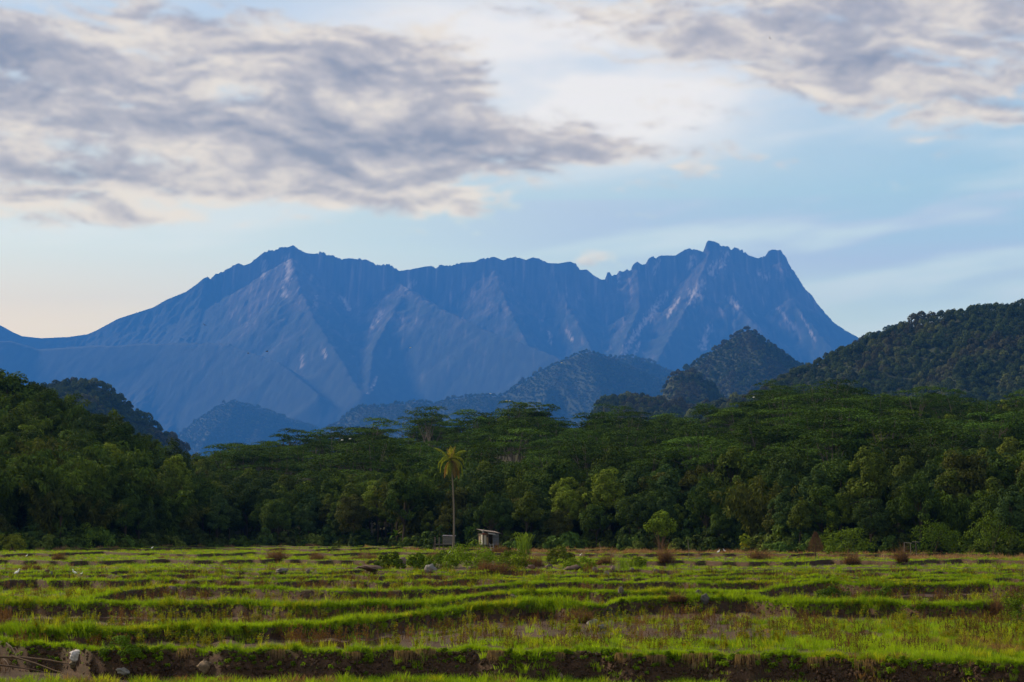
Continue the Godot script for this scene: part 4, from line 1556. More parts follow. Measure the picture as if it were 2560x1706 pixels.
func frame_of_posts() -> void:
	var o := base("post_frame", stand(2262, 1389))
	tag(o, "bare frame of pale weathered posts and beams before the forest", "post frame")
	var c := Color(0.60, 0.53, 0.46)
	pole(o, "post", Vector3(-0.05, -0.3, 0), Vector3(0, 1.42, 0), 0.045, c)
	pole(o, "post", Vector3(0.78, -0.3, -0.2), Vector3(0.74, 1.35, -0.2), 0.04, c)
	pole(o, "beam", Vector3(-0.06, 1.42, 0.02), Vector3(0.95, 1.36, -0.2), 0.04, c)
	pole(o, "beam", Vector3(0.98, 1.52, -0.3), Vector3(1.85, 1.48, -0.5), 0.04, c)
	pole(o, "post", Vector3(1.55, -0.3, -0.5), Vector3(1.42, 1.5, -0.4), 0.045, Color(0.32, 0.26, 0.22))
	var stakes := [[1722, 1392, 2.0], [1786, 1376, 1.5], [1793, 1375, 1.6], [1818, 1375, 1.3], [1757, 1378, 0.9], [1875, 1378, 1.4], [1500, 1376, 1.1]]
	for k in stakes.size():
		var p := stand(stakes[k][0], stakes[k][1])
		var b := MB.new()
		var h: float = stakes[k][2]
		b.tube([Vector3(0, -0.3, 0), Vector3(0.04, h * 0.45, 0), Vector3(-0.05, h * 0.7, 0), Vector3(-0.06, h, 0)], [0.05, 0.045, 0.04, 0.03], 6, Color(0.46, 0.38, 0.32))
		var m := put("wooden_stake", b.mesh(), M.wood)
		m.position = p
		tag(m, "tall crooked grey stake standing in the dry brush" if k == 0 else "thin weathered wooden stake at the foot of the forest", "stake", "" if k == 0 else "stakes at the forest foot")


func palm() -> void:
	var at := stand(1134, 1379)
	var o := base("coconut_palm", at)
	tag(o, "lone tall coconut palm with yellowing drooping fronds beside two small huts", "palm")
	var h := 12.8
	var t := MB.new()
	var pts := []
	var rad := []
	for k in 60:
		var f := k / 59.0
		pts.append(Vector3(0.10 * sin(f * 3.0) - 0.42 * f * f, f * h, 0.15 * f))
		rad.append((0.145 + 0.16 * exp(-f * 16.0) - 0.06 * f) * (1.0 + 0.06 * (k % 2)))
	pts[0].y = -0.3
	t.tube(pts, rad, 10, Color(0.46, 0.39, 0.32))
	put("trunk", t.mesh(), M.bark, o)
	var top: Vector3 = pts[-1]
	var green := [Color(0.56, 0.62, 0.08), Color(0.44, 0.54, 0.07), Color(0.74, 0.68, 0.12), Color(0.38, 0.47, 0.06)]
	for k in 19:
		var az := k * 2.399 + rnd(-0.4, 0.4)
		# the youngest stand upright, the oldest hang down the stem
		var age := k / 18.0
		var lift := lerpf(1.45, -0.35, age)
		var sag := lerpf(0.25, 1.9, soft(0.05, 0.75, age))
		var col: Color = green[k % 4]
		if k < 2: col = Color(0.50, 0.36, 0.20)
		if k > 15: col = Color(0.50, 0.33, 0.14)
		var q := put("frond", frond(rnd(2.7, 4.0) * (0.72 if k < 4 else 1.0), lift, sag, col), M.grass, o)
		q.position = top + Vector3(0, rnd(-0.1, 0.25), 0)
		q.rotation.y = az
		if k > 15: q.set_meta("label", "brown dying frond")
	for k in 5:
		var b := MB.new()
		ball(b, Vector3(0.13, 0.16, 0.13), 6, 8, Color(0.34, 0.24, 0.10), 0.05)
		var q := put("coconut", b.mesh(), M.wood, o)
		q.position = top + Vector3(cos(k * 1.3) * 0.28, -0.25 - 0.1 * (k % 2), sin(k * 1.3) * 0.28)


func frond(length: float, lift: float, sag: float, col: Color) -> Mesh:
	var b := MB.new()
	var p := Vector3.ZERO
	var ang := lift
	var seg := 16
	var last := p
	for k in seg:
		var f := k / float(seg)
		ang -= (0.05 + 0.16 * f) * sag
		ang = maxf(ang, -1.45)
		var dir := Vector3(cos(ang), sin(ang), 0)
		var np := p + dir * length / seg
		var wide := 0.022 * (1.0 - f) + 0.006
		b.quad(p + Vector3(0, 0, wide), p - Vector3(0, 0, wide), np - Vector3(0, 0, wide * 0.9), np + Vector3(0, 0, wide * 0.9), shade_of(col, 0.9))
		var ll := length * 0.24 * sin(PI * clampf(f * 0.9 + 0.12, 0.0, 1.0))
		for sd in [-1.0, 1.0]:
			for m in 4:
				var s0 := p.lerp(np, m * 0.25 + 0.1)
				var dl := (dir * 0.55 + Vector3(0, -0.55, sd * 0.9) + on_ball() * 0.15).normalized()
				b.leaf(s0, dl, dl.cross(Vector3(sd, 0, 0)).normalized() + Vector3(0, 0.2, 0), ll * rnd(0.8, 1.1), 0.075, shade_of(col, rnd(0.75, 1.25)))
		last = p
		p = np
	return b.mesh()


func ball(b: MB, r: Vector3, rings: int, sides: int, col: Color, rough: float, sd := 0.0) -> void:
	var k := b.v.size()
	for a in rings + 1:
		var th := PI * a / rings
		for q in sides:
			var ph := TAU * q / sides
			var d := Vector3(sin(th) * cos(ph), cos(th), sin(th) * sin(ph))
			var f := 1.0 + rough * (nz.get_noise_3d(d.x * 1.1 + sd, d.y * 1.1, d.z * 1.1) * 2.0)
			b.v.append(Vector3(d.x * r.x, d.y * r.y, d.z * r.z) * f)
			var cf := 0.85 + 0.5 * nz.get_noise_3d(d.x * 2.0 + sd, d.y * 2.0 + 8.0, d.z * 2.0)
			b.c.append(shade_of(col, cf))
	for a in rings:
		for q in sides:
			var p0 := k + a * sides + q
			var p1 := k + a * sides + (q + 1) % sides
			b.i.append(p0); b.i.append(p0 + sides); b.i.append(p1)
			b.i.append(p1); b.i.append(p0 + sides); b.i.append(p1 + sides)


func lone_trees() -> void:
	# the light round tree standing free of the forest
	var p := broad_tree(5.4, 2.6, Color(0.40, 0.60, 0.05), 0.32, 80, 0.36, 40)
	var at := stand(1652, 1381)
	var o := base("round_tree", at)
	tag(o, "small free-standing light green tree with rounded crown and reddish stems", "tree")
	put("crown", p[0], M.leaf, o)
	var t := MB.new()
	for k in 6:
		var a := k * 1.1
		t.tube([Vector3(cos(a) * 0.12, -0.3, sin(a) * 0.12), Vector3(cos(a) * 0.3, 1.3, sin(a) * 0.3), Vector3(cos(a) * 1.1, 3.2, sin(a) * 1.1)], [0.10, 0.07, 0.03], 6, Color(0.34, 0.22, 0.16))
	put("trunk", t.mesh(), M.bark, o)
	# clipped-looking bright shrub
	var q := base("bright_shrub", stand(1863, 1386))
	tag(q, "small upright yellow-green shrub glowing before the dark forest", "shrub")
	var b := MB.new()
	for k in 26:
		var y := 0.75 + 1.5 * (k / 26.0)
		var wide := 0.48 if k > 3 else 0.3
		var c := Vector3(rnd(-wide, wide), y, rnd(-wide, wide))
		clump(b, c, 0.22, Vector3.UP * 0.3 + c.normalized(), 34, 0.20, Color(0.62, 0.80, 0.06) if k > 7 else Color(0.85, 0.80, 0.05))
	put("foliage", b.mesh(), M.leaf, q)
	pole(q, "stem", Vector3(0, -0.3, 0), Vector3(0, 1.2, 0), 0.04, Color(0.25, 0.18, 0.12))
	# reddish dying cypress-shaped shrub
	var w := base("withered_tree", stand(2040, 1394))
	tag(w, "withered reddish-brown cone-shaped tree at the forest foot", "tree")
	var d := MB.new()
	for k in 2600:
		var f := pow(rng.randf(), 0.8)
		var y := 0.55 + f * 2.2
		var wide := 0.95 * (1.0 - pow(f, 1.6)) * (0.35 + 0.65 * soft(0.0, 0.18, f)) + 0.04
		var a := rnd(0, TAU)
		var r := wide * sqrt(rnd(0.25, 1.0))
		var dir := (Vector3(cos(a) * 0.6, 1.0, sin(a) * 0.6) + on_ball() * 0.35).normalized()
		d.leaf(Vector3(cos(a) * r, y, sin(a) * r), dir, dir.cross(on_ball()).normalized(), rnd(0.14, 0.30), 0.028, shade_of(Color(0.50, 0.30, 0.20), rnd(0.6, 1.3)))
	put("crown", d.mesh(), M.leaf, w)
	pole(w, "trunk", Vector3(0, -0.3, 0), Vector3(0, 1.9, 0), 0.06, Color(0.18, 0.12, 0.10))
	pole(w, "branch", Vector3(0, 0.1, 0), Vector3(-0.25, 1.0, 0), 0.035, Color(0.18, 0.12, 0.10))
	# bare broken sapling beside the huts
	var g := base("bare_sapling", stand(1262, 1372) + Vector3(0, 0, -18))
	tag(g, "thin bare sapling with reddish twigs standing behind the stilt hut", "tree")
	var s := MB.new()
	s.tube([Vector3(0, -0.5, 0), Vector3(0.1, 4, 0), Vector3(-0.3, 7.5, 0)], [0.09, 0.06, 0.03], 6, Color(0.52, 0.40, 0.30))
	for k in 12:
		var y := rnd(3.5, 7.2)
		s.tube([Vector3(-0.1, y, 0), Vector3(rnd(-1.3, 1.3), y + rnd(0.3, 1.2), rnd(-0.8, 0.8))], [0.025, 0.008], 4, Color(0.36, 0.20, 0.14))
	put("trunk", s.mesh(), M.bark, g)


func bushes() -> void:
	# column, row of the foot, width and height in pixels, colour, look
	var leafy := [
		[225, 1372, 95, 62, Color(0.33, 0.52, 0.05), "big light green bush before the bamboo", 0.26],
		[30, 1378, 70, 56, Color(0.42, 0.48, 0.05), "yellow-green bush at the end of the bamboo thicket", 0.26],
		[157, 1370, 40, 26, Color(0.26, 0.40, 0.05), "low green bush beside the big light green bush", 0.22],
		[1182, 1426, 136, 66, Color(0.34, 0.54, 0.03), "vine-covered green mound of scrub below the stilt hut", 0.20],
		[1112, 1422, 100, 44, Color(0.24, 0.38, 0.03), "green scrub on the mound beside the pale boulder", 0.20],
		[1262, 1420, 160, 44, Color(0.24, 0.34, 0.03), "low trailing scrub on the end of the mound", 0.20],
		[974, 1424, 66, 42, Color(0.16, 0.25, 0.03), "dark rounded bush beside the rubble", 0.20],
		[1052, 1421, 66, 40, Color(0.22, 0.36, 0.03), "dense bush standing just behind the pale boulder", 0.20],
		[1405, 1408, 74, 40, Color(0.26, 0.34, 0.04), "olive bush behind the rocks of the mound", 0.20],
		[1450, 1424, 88, 36, Color(0.38, 0.56, 0.04), "bright leafy weeds spreading beside the mound", 0.18],
		[1600, 1420, 46, 26, Color(0.34, 0.48, 0.04), "small bright bush beside the tall green grass", 0.18],
		[300, 1648, 120, 46, Color(0.20, 0.36, 0.03), "leafy weeds on the earth bank beside the white sack", 0.085],
		[2568, 1568, 130, 92, Color(0.22, 0.34, 0.03), "dark green bush beside the wet paddy and dry grass", 0.11],
		[2080, 1500, 80, 34, Color(0.15, 0.27, 0.03), "dark clump of growth on the thick bund", 0.12],
		[2200, 1499, 90, 30, Color(0.18, 0.30, 0.03), "dark green growth along the thick bund", 0.12],
		[2335, 1385, 150, 90, Color(0.17, 0.29, 0.03), "wide feathery green thicket before the forest", 0.24],
		[2120, 1388, 130, 78, Color(0.22, 0.34, 0.03), "fresh green thicket between withered tree and post frame", 0.24],
		[2480, 1388, 140, 120, Color(0.19, 0.30, 0.03), "tall dark thicket beyond the dry brush", 0.26]]
	for q in leafy:
		var at := stand(q[0], q[1])
		var m: float = -at.z / F
		var o := base("leafy_bush", at)
		var r: float = q[2] * m * 0.5
		var h: float = q[3] * m
		put("foliage", bush(r, h, shade_of(q[4], 1.3), q[6], 30, 70), M.leaf, o)
		var t := MB.new()
		for k in 4:
			t.tube([Vector3(rnd(-0.1, 0.1), -0.2, 0), Vector3(rnd(-0.4, 0.4) * r, h * 0.6, rnd(-0.3, 0.3) * r)], [0.03, 0.01], 5, Color(0.2, 0.15, 0.1))
		put("stems", t.mesh(), M.bark, o)
		tag(o, q[5], "bush")
	var dry := [
		[693, 1402, 78, 34, "large dark heap of dry brown brush in the grass"], [796, 1400, 68, 20, "low flat heap of dry brush beside the large one"],
		[150, 1402, 46, 24, "small rounded dry bush on a far bund"], [76, 1424, 76, 15, "low mat of reddish dead stems near the egrets"],
		[918, 1400, 80, 24, "dry reddish scrub behind the dark rounded bush"], [1092, 1396, 64, 22, "dry scrub at the foot of the coconut palm"],
		[1330, 1416, 90, 34, "dry brown scrub trailing off the mound"], [1230, 1428, 150, 30, "dead brown stems along the foot of the mound"],
		[1520, 1412, 66, 34, "brown dry stems behind the tall green grass"], [1662, 1412, 46, 50, "tall dry stems below the round light green tree"],
		[1250, 1382, 60, 20, "pinkish dry grass beside the hut ladder"], [1900, 1400, 80, 34, "rusty dry stems below the bright shrub"],
		[2130, 1410, 60, 32, "tangle of dry stems in the green strip"], [2480, 1545, 130, 50, "tangle of tan dead grass beside the dark bush"],
		[1690, 1510, 60, 26, "brown dead growth on the bund beside the rocks"], [1450, 1556, 120, 34, "brown dead stems hanging off the broken bund"],
		[2255, 1408, 40, 44, "thin dry shrub before the bare post frame"]]
	for q in dry:
		var at := stand(q[0], q[1])
		var m: float = -at.z / F
		var b := put("dry_bush", twiggy(q[2] * m * 0.5, q[3] * m * 1.3, Color(0.27, 0.155, 0.105), int(320 + q[2] * 5)), M.grass)
		b.position = at
		tag(b, q[4], "dry bush")
	# tall bright grasses
	for q in [[1310, 1390, 56, 52, "tall bright cane grass beside the stilt hut"], [1562, 1424, 90, 34, "clump of bright green reeds among the dry scrub"], [1325, 1532, 120, 34, "lush long grass on the humped bund"]]:
		var at := stand(q[0], q[1])
		var m: float = -at.z / F
		var b := MB.new()
		var r: float = q[2] * m * 0.38
		var h: float = q[3] * m * 1.05
		for k in 130:
			var a := rnd(0, TAU)
			var o := Vector3(cos(a), 0, sin(a))
			var p := o * sqrt(rng.randf()) * r * 0.8
			var hh := h * rnd(0.35, 1.15)
			var side := Vector3(-sin(a), 0, cos(a)) * h * 0.010
			var sw := rnd(0, TAU)
			o = Vector3(cos(sw), 0, sin(sw))
			var m1 := p + Vector3.UP * hh * 0.65 + o * hh * 0.12
			var m2 := p + Vector3.UP * hh * 0.95 + o * hh * 0.28
			var e := p + Vector3.UP * hh * rnd(0.70, 0.95) + o * hh * rnd(0.4, 0.6)
			var c := shade_of(Color(0.30, 0.47, 0.05), rnd(0.7, 1.3))
			b.quad(p - side, p + side, m1 + side, m1 - side, c)
			b.quad(m1 - side, m1 + side, m2 + side * 0.8, m2 - side * 0.8, c)
			b.tri(m2 - side * 0.8, m2 + side * 0.8, e, c)
		var g := put("tall_grass", b.mesh(), M.grass)
		g.position = at
		tag(g, q[4], "grass clump")
	# dead grass and roots hanging over the near earth bank
	var hang := [[1762, 1646, 110, 46], [1868, 1668, 60, 34], [1012, 1640, 46, 34], [1392, 1652, 40, 26], [1065, 1676, 50, 26], [470, 1632, 50, 26], [690, 1632, 46, 30], [2180, 1662, 90, 28], [2050, 1655, 60, 30], [1640, 1650, 46, 30], [870, 1650, 60, 24], [1240, 1660, 40, 30], [1560, 1668, 40, 24]]
	for q in hang:
		var L := bund_lines(q[0])
		var d: float = L[0][0] - 0.10
		var w := sight(q[0], q[1]).x * d
		var m := d / F
		var b := MB.new()
		for k in 90:
			var p := Vector3(rnd(-0.5, 0.5) * q[2] * m, rnd(-0.02, 0.05), rnd(-0.05, 0.12))
			var l: float = q[3] * m * rnd(0.4, 1.1)
			var sway := Vector3(rnd(-0.35, 0.35), 0, rnd(0.05, 0.3))
			var c := shade_of(Color(0.55, 0.37, 0.22), rnd(0.5, 1.3))
			var s := Vector3(0.008, 0, 0)
			var m1 := p + Vector3(sway.x * 0.4, 0.06, 0.12 + sway.z) * l
			var e := p + Vector3(sway.x, -1.0, 0.30 + sway.z) * l
			b.quad(p - s, p + s, m1 + s, m1 - s, c)
			b.tri(m1 - s, m1 + s, e, c)
		var g := put("dead_grass", b.mesh(), M.grass)
		g.position = Vector3(w, L[0][1] + 0.02, -d)
		tag(g, "tan dead grass hanging over the lip of the near earth bank", "dead grass", "dead grass on the earth bank")


func big_leaf(length: float, wide: float, lift: float, droop: float, col: Color) -> Mesh:
	var b := MB.new()
	var p := Vector3.ZERO
	var ang := lift
	var seg := 9
	var pl := p
	var pr := p
	for k in seg:
		var f := (k + 1.0) / seg
		ang -= droop / seg * (0.4 + 1.2 * f)
		p += Vector3(cos(ang), sin(ang), 0) * length / seg
		var w := wide * 0.5 * sin(PI * clampf(0.06 + f * 0.92, 0.0, 1.0)) * rnd(0.85, 1.1)
		var up := Vector3(-sin(ang), cos(ang), 0)
		var nl := p + Vector3(0, 0, w) + up * w * 0.35
		var nrr := p + Vector3(0, 0, -w) + up * w * 0.35
		var old := p - Vector3(cos(ang), sin(ang), 0) * length / seg
		b.quad(old, pl, nl, p, shade_of(col, rnd(0.85, 1.15)))
		b.quad(old, p, nrr, pr, shade_of(col, rnd(0.85, 1.15)))
		pl = nl
		pr = nrr
	return b.mesh()


func bananas() -> void:
	var spots := [[1768, 1378, 3.6, "banana plant with torn green leaves at the forest foot"], [1800, 1377, 4.2, "tallest banana plant in the clump at the forest foot"], [1838, 1377, 3.3, "banana plant with a brown hanging leaf at the forest foot"],
		[1172, 1371, 3.8, "banana plant rising behind the stilt hut and palm"], [1200, 1370, 4.6, "tall banana plant directly behind the stilt hut"], [985, 1369, 3.0, "banana plant with pale arching leaves in the forest edge"]]
	for k in spots.size():
		var q: Array = spots[k]
		var at := stand(q[0], q[1])
		at.z -= 6.0 if k > 2 else 2.0
		var o := base("banana_plant", at, rnd(0, TAU))
		tag(o, q[3], "banana plant", "banana plants at the forest foot")
		var h: float = q[2]
		var t := MB.new()
		t.tube([Vector3(0, -0.3, 0), Vector3(0.05, h * 0.3, 0), Vector3(0, h * 0.6, 0)], [0.16, 0.12, 0.08], 8, Color(0.30, 0.26, 0.12))
		put("stem", t.mesh(), M.bark, o)
		for l in 9:
			var c := shade_of(Color(0.22, 0.44, 0.05), rnd(0.75, 1.25))
			if l == 8 or (k == 2 and l == 7): c = Color(0.55, 0.30, 0.12)
			if k == 5 and l % 3 == 0: c = Color(0.62, 0.60, 0.28)
			var m := put("leaf", big_leaf(h * rnd(0.5, 0.68), 0.55, lerpf(1.35, 0.3, l / 8.0), lerpf(0.9, 1.9, l / 8.0), c), M.leaf, o)
			m.position = Vector3(0, h * 0.58, 0)
			m.rotation.y = l * 2.399 + rnd(-0.3, 0.3)


func rocks() -> void:
	var list := [
		[430, 1490, 28, 20, Color(0.34, 0.27, 0.22), "brown boulder sitting on the grassy bund"], [1076, 1433, 27, 17, Color(0.50, 0.48, 0.48), "pale rounded boulder at the foot of the scrub mound"],
		[515, 1690, 34, 28, Color(0.46, 0.34, 0.24), "tan boulder stuck in the near earth bank"], [306, 1698, 30, 14, Color(0.50, 0.48, 0.46), "flat pale grey stone at the foot of the earth bank"],
		[1283, 1507, 26, 11, Color(0.46, 0.37, 0.28), "flat tan stone in the muddy paddy behind the humped bund"], [1553, 1492, 14, 18, Color(0.42, 0.36, 0.33), "upright grey stone on the bund"],
		[1748, 1496, 18, 18, Color(0.26, 0.24, 0.24), "dark grey rock leaning on the bund beside brown growth"], [1762, 1510, 22, 20, Color(0.24, 0.22, 0.22), "dark angular rock below the leaning one"],
		[1455, 1556, 26, 14, Color(0.34, 0.32, 0.32), "grey stone under the broken bund"], [1482, 1566, 26, 16, Color(0.40, 0.38, 0.37), "angular pale stone at the foot of the broken bund"],
		[1508, 1572, 26, 9, Color(0.36, 0.33, 0.33), "flat stone in the mud below the broken bund"], [23, 1535, 11, 14, Color(0.36, 0.25, 0.18), "small brown stone at the edge of the dark water"],
		[1008, 1412, 20, 17, Color(0.40, 0.30, 0.26), "brownish stone beside the dark rounded bush"], [1185, 1424, 22, 12, Color(0.32, 0.24, 0.21), "brown stone under the scrub mound"],
		[1240, 1428, 24, 9, Color(0.36, 0.32, 0.30), "flat grey stone at the foot of the scrub mound"], [1328, 1424, 20, 11, Color(0.38, 0.24, 0.19), "reddish stone at the end of the scrub mound"],
		[1350, 1416, 14, 10, Color(0.40, 0.36, 0.34), "small grey stone at the end of the scrub mound"], [1372, 1422, 18, 10, Color(0.34, 0.26, 0.22), "brown stone lying past the scrub mound"],
		[1430, 1428, 40, 14, Color(0.26, 0.18, 0.15), "dark earth clod beside the bright weeds"], [1486, 1428, 16, 9, Color(0.46, 0.36, 0.30), "pale stone in front of the green reeds"],
		[1533, 1426, 10, 9, Color(0.52, 0.38, 0.30), "small orange stone in front of the green reeds"], [1516, 1440, 12, 10, Color(0.46, 0.40, 0.36), "small stone on the lip of a far bund"],
		[1580, 1430, 12, 7, Color(0.42, 0.36, 0.34), "little grey stone near the green reeds"], [1640, 1432, 14, 8, Color(0.42, 0.36, 0.34), "little grey stone beyond the green reeds"],
		[185, 1680, 24, 16, Color(0.38, 0.30, 0.20), "brown stone below the white sack"], [1402, 1702, 9, 15, Color(0.55, 0.40, 0.32), "small pinkish stone in the near earth bank"],
		[1736, 1684, 14, 17, Color(0.42, 0.30, 0.22), "tan stone under the hanging dead grass"], [1777, 1698, 11, 11, Color(0.34, 0.26, 0.20), "small round stone low in the near earth bank"],
		[704, 1432, 26, 10, Color(0.40, 0.38, 0.37), "broad grey stone among the far rubble"], [770, 1434, 9, 7, Color(0.40, 0.34, 0.30), "small stone at the end of the far rubble"],
		[117, 1436, 15, 9, Color(0.20, 0.13, 0.10), "dark clod on the bund between the egrets"], [127, 1438, 8, 7, Color(0.34, 0.37, 0.37), "small grey stone beside the dark clod"],
		[930, 1426, 60, 13, Color(0.28, 0.19, 0.15), "low pile of rubble and clods beside the bushes"]]
	for k in list.size():
		var q: Array = list[k]
		var at := stand(q[0], q[1])
		var m: float = -at.z / F
		var b := MB.new()
		ball(b, Vector3(q[2] * m * 0.52, q[3] * m * 0.62, q[2] * m * 0.42), 12, 16, q[4], 0.34, k * 3.7)
		smooth(b)
		var o := put("boulder", b.mesh(), M.stone)
		o.position = at + Vector3(0, q[3] * m * 0.36, 0)
		o.rotation = Vector3(rnd(-0.15, 0.15), rnd(-0.4, 0.4), rnd(-0.2, 0.2))
		tag(o, q[5], "stone")


func sack() -> void:
	var L := bund_lines(200.0)
	var d: float = L[0][0] - 0.1
	var at := spot(205, 1634, d)
	var m := d / F
	var b := MB.new()
	for part in [[Vector3(2, 1, 0), Vector3(27, 8, 16), 0.0], [Vector3(-14, -7, 10), Vector3(13, 13, 7), 5.0]]:
		var c := MB.new()
		ball(c, part[1] * m, 20, 28, Color(0.52, 0.49, 0.51), 0.0)
		for q in c.v.size():
			var p := c.v[q] / m
			var f := 0.95 + 0.75 * nr.get_noise_3d(p.x / 22.0 + part[2], p.y / 10.0, p.z / 14.0) * 0.5 + 0.2 * nz.get_noise_3d(p.x / 5.0, p.y / 5.0 + part[2], p.z / 5.0)
			c.v[q] = c.v[q] * f + part[0] * m
		var k := b.v.size()
		b.v.append_array(c.v)
		b.c.append_array(c.c)
		for q in c.i:
			b.i.append(q + k)
	smooth(b)
	var o := put("plastic_sack", b.mesh(), M.cloth)
	o.position = at
	tag(o, "crumpled white plastic sack caught on the lip of the earth bank", "sack")


func branches() -> void:
	var lines := [[[-40, 1642, 73.5], [60, 1645, 73.0], [120, 1651, 72.4], [170, 1660, 71.8], 0.055, Color(0.50, 0.33, 0.21), "long peeled pale branch lying across the bank hollow"],
		[[30, 1642, 73.0], [90, 1660, 72.2], [135, 1677, 71.6], [165, 1686, 71.0], 0.04, Color(0.44, 0.29, 0.18), "branch slanting down across the long pale branch"],
		[[-40, 1660, 72.5], [30, 1667, 72.0], [80, 1675, 71.5], [118, 1683, 71.2], 0.04, Color(0.34, 0.22, 0.16), "dark branch low in the bank hollow"],
		[[15, 1608, 74.0], [28, 1618, 73.5], [38, 1636, 73.2], [46, 1648, 72.9], 0.022, Color(0.60, 0.47, 0.34), "thin bent dead stem over the long pale branch"],
		[[28, 1622, 73.8], [38, 1620, 73.6], [44, 1630, 73.4], [50, 1642, 73.0], 0.018, Color(0.52, 0.36, 0.26), "thin curled dead stem beside the bent one"],
		[[8, 1648, 73.0], [16, 1654, 72.6], [22, 1668, 72.2], [27, 1684, 71.8], 0.02, Color(0.46, 0.32, 0.24), "thin dead stem arching down the bank hollow"]]
	for q in lines:
		var b := MB.new()
		var first := spot(q[0][0], q[0][1], q[0][2])
		var pts := []
		var rad := []
		for k in 4:
			pts.append(spot(q[k][0], q[k][1], q[k][2]) - first)
			rad.append(q[4] * (1.0 - 0.2 * k))
		b.tube(pts, rad, 7, shade_of(q[5], 0.6))
		var o := put("dead_branch", b.mesh(), M.wood)
		o.position = first
		tag(o, q[6], "branch")


func egrets() -> void:
	var p := base("egret", Vector3.ZERO)
	var b := MB.new()
	var W := Color(0.9, 0.9, 0.88)
	b.tube([Vector3(-0.27, 0.17, 0), Vector3(-0.18, 0.22, 0), Vector3(-0.05, 0.28, 0), Vector3(0.07, 0.34, 0), Vector3(0.13, 0.41, 0), Vector3(0.12, 0.48, 0), Vector3(0.13, 0.53, 0), Vector3(0.17, 0.55, 0), Vector3(0.20, 0.545, 0)],
		[0.02, 0.06, 0.095, 0.085, 0.04, 0.026, 0.028, 0.034, 0.02], 9, W)
	put("body", b.mesh(), M.feather, p)
	var beak := MB.new()
	beak.tube([Vector3(0.19, 0.545, 0), Vector3(0.29, 0.53, 0)], [0.013, 0.003], 5, Color(0.75, 0.50, 0.06))
	put("beak", beak.mesh(), M.feather, p)
	for s in [-0.03, 0.03]:
		var l := MB.new()
		l.tube([Vector3(0.0, 0.24, s), Vector3(0.02, 0.12, s), Vector3(0.0, -0.03, s)], [0.012, 0.008, 0.007], 5, Color(0.10, 0.09, 0.07))
		put("leg", l.mesh(), M.feather, p)
	var spots := [[42, 1442, 0.5, 1.0, "white egret standing upright on a bund looking away from another"], [185, 1441, 2.9, 1.0, "white egret standing in grass beside a bund gap"], [203, 1440, 0.3, 0.55, "white egret half hidden in grass next to another egret"],
		[380, 1376, 0.4, 0.9, "white egret on a far bund below the dark shelter"], [66, 1394, 0.2, 0.7, "small white egret crouching on a far bund near the dry bush"], [1124, 1388, 0.3, 0.9, "white egret stooping at the foot of the coconut palm"],
		[1132, 1388, 2.8, 0.8, "second white egret feeding at the foot of the coconut palm"], [1296, 1384, 3.0, 0.9, "white egret on the mound below the cane grass"], [1453, 1392, 0.2, 0.8, "white egret beyond the bright leafy weeds"],
		[1797, 1387, 0.3, 1.0, "white egret walking in rusty brush below the bananas"], [1811, 1382, 2.7, 1.0, "second white egret in rusty brush below the bananas"]]
	for k in spots.size():
		var q: Array = spots[k]
		var o: Node3D = p if k == 0 else copy(p, "egret")
		o.position = stand(q[0], q[1])
		o.rotation.y = q[2]
		o.scale = Vector3.ONE * q[3] * 0.88
		tag(o, q[4], "egret", "egrets feeding in the fields")
	# egrets flying over the forest
	var f := base("flying_egret", Vector3.ZERO)
	bird_body(f, W, M.feather, 1.0)
	var air := [[1885, 994, 320.0, 0.3, "white egret flying before the dark right-hand hill foot"], [855, 1101, 300.0, 0.4, "white egret flying low over the forest ahead of another"], [875, 1098, 304.0, 0.4, "white egret flying low over the forest behind another"],
		[1226, 985, 420.0, 2.9, "white egret flying before the blue ridge"], [1266, 1002, 400.0, 0.2, "white egret flying just above the forest top"], [1275, 1003, 402.0, 0.2, "second white egret flying just above the forest top"], [1404, 908, 420.0, 0.3, "white egret flying before the blue pointed hill"], [1026, 870, 430.0, 0.2, "white egret flying high before the mountain"]]
	air[0][4] = "white egret flying before the dark wooded hill"
	for k in air.size():
		var q: Array = air[k]
		var o: Node3D = f if k == 0 else copy(f, "flying_egret")
		o.position = spot(q[0], q[1], q[2])
		o.rotation.y = q[3]
		tag(o, q[4], "egret", "egrets in flight")


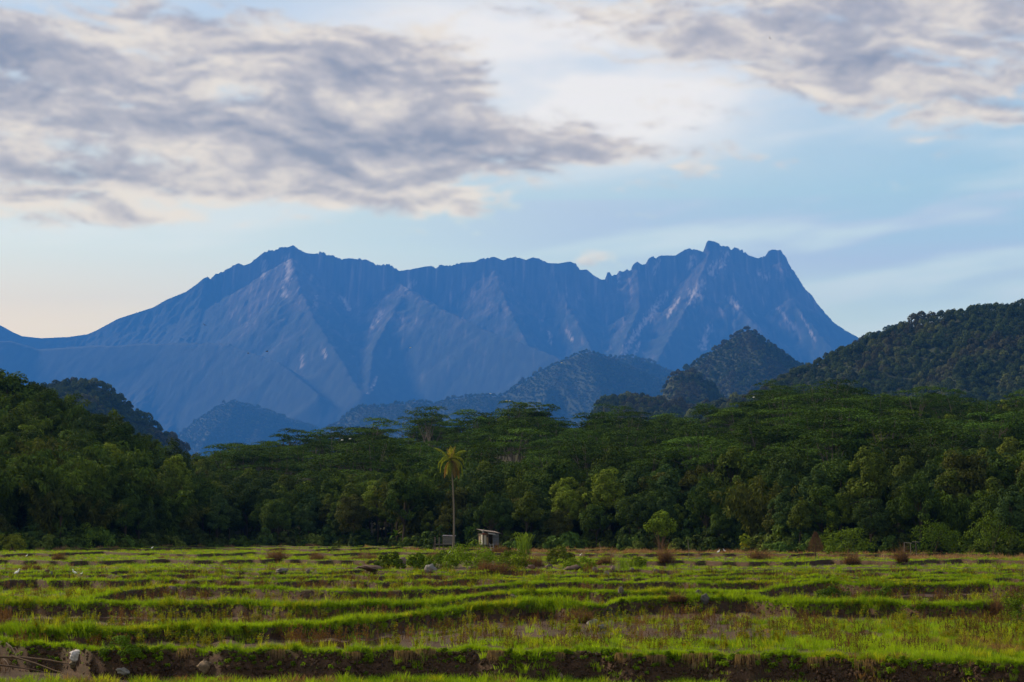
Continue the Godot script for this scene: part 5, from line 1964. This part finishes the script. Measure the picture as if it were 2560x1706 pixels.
func bird_body(o: Node3D, col: Color, mat: Material, g: float) -> void:
	var b := MB.new()
	b.tube([Vector3(-0.24, 0.0, 0) * g, Vector3(-0.1, 0, 0) * g, Vector3(0.06, 0.01, 0) * g, Vector3(0.16, 0.03, 0) * g, Vector3(0.24, 0.02, 0) * g], [0.012 * g, 0.05 * g, 0.06 * g, 0.035 * g, 0.008 * g], 8, col)
	put("body", b.mesh(), mat, o)
	for s in [-1.0, 1.0]:
		var w := MB.new()
		var r0 := Vector3(0.09, 0.03, 0.04 * s) * g
		var r1 := Vector3(-0.08, 0.02, 0.04 * s) * g
		var m0 := Vector3(0.13, 0.14, 0.24 * s) * g
		var m1 := Vector3(-0.06, 0.12, 0.22 * s) * g
		var e0 := Vector3(-0.02, 0.12, 0.46 * s) * g
		for th in [0.0, -0.012 * g]:
			var t := Vector3(0, th, 0)
			w.quad(r0 + t, m0 + t, m1 + t, r1 + t, col)
			w.tri(m0 + t, e0 + t, m1 + t, col)
		put("wing", w.mesh(), mat, o)


func swallows() -> void:
	var p := base("swallow", Vector3.ZERO)
	bird_body(p, Color(0.03, 0.03, 0.035), M.feather, 0.34)
	var t := MB.new()
	t.tri(Vector3(-0.07, 0, 0), Vector3(-0.16, 0.005, 0.03), Vector3(-0.11, 0, 0), Color(0.03, 0.03, 0.035))
	t.tri(Vector3(-0.07, 0, 0), Vector3(-0.11, 0, 0), Vector3(-0.16, 0.005, -0.03), Color(0.03, 0.03, 0.035))
	put("tail", t.mesh(), M.feather, p)
	var air := [[1925, 96, 120.0, 1.2, 1.1, "dark swallow high in the open sky"], [511, 813, 130.0, 2.2, 0.5, "dark swallow flying alone before the mountain's shoulder"], [620, 884, 150.0, 0.3, 0.2, "dark swallow flying before the mountain beside a banking one"], [667, 879, 110.0, 0.2, 0.1, "dark swallow gliding level before the mountain"]]
	for k in air.size():
		var q: Array = air[k]
		var o: Node3D = p if k == 0 else copy(p, "swallow")
		o.position = spot(q[0], q[1], q[2])
		o.rotation = Vector3(q[4], q[3], 0)
		tag(o, q[5], "bird", "swallows on the wing")
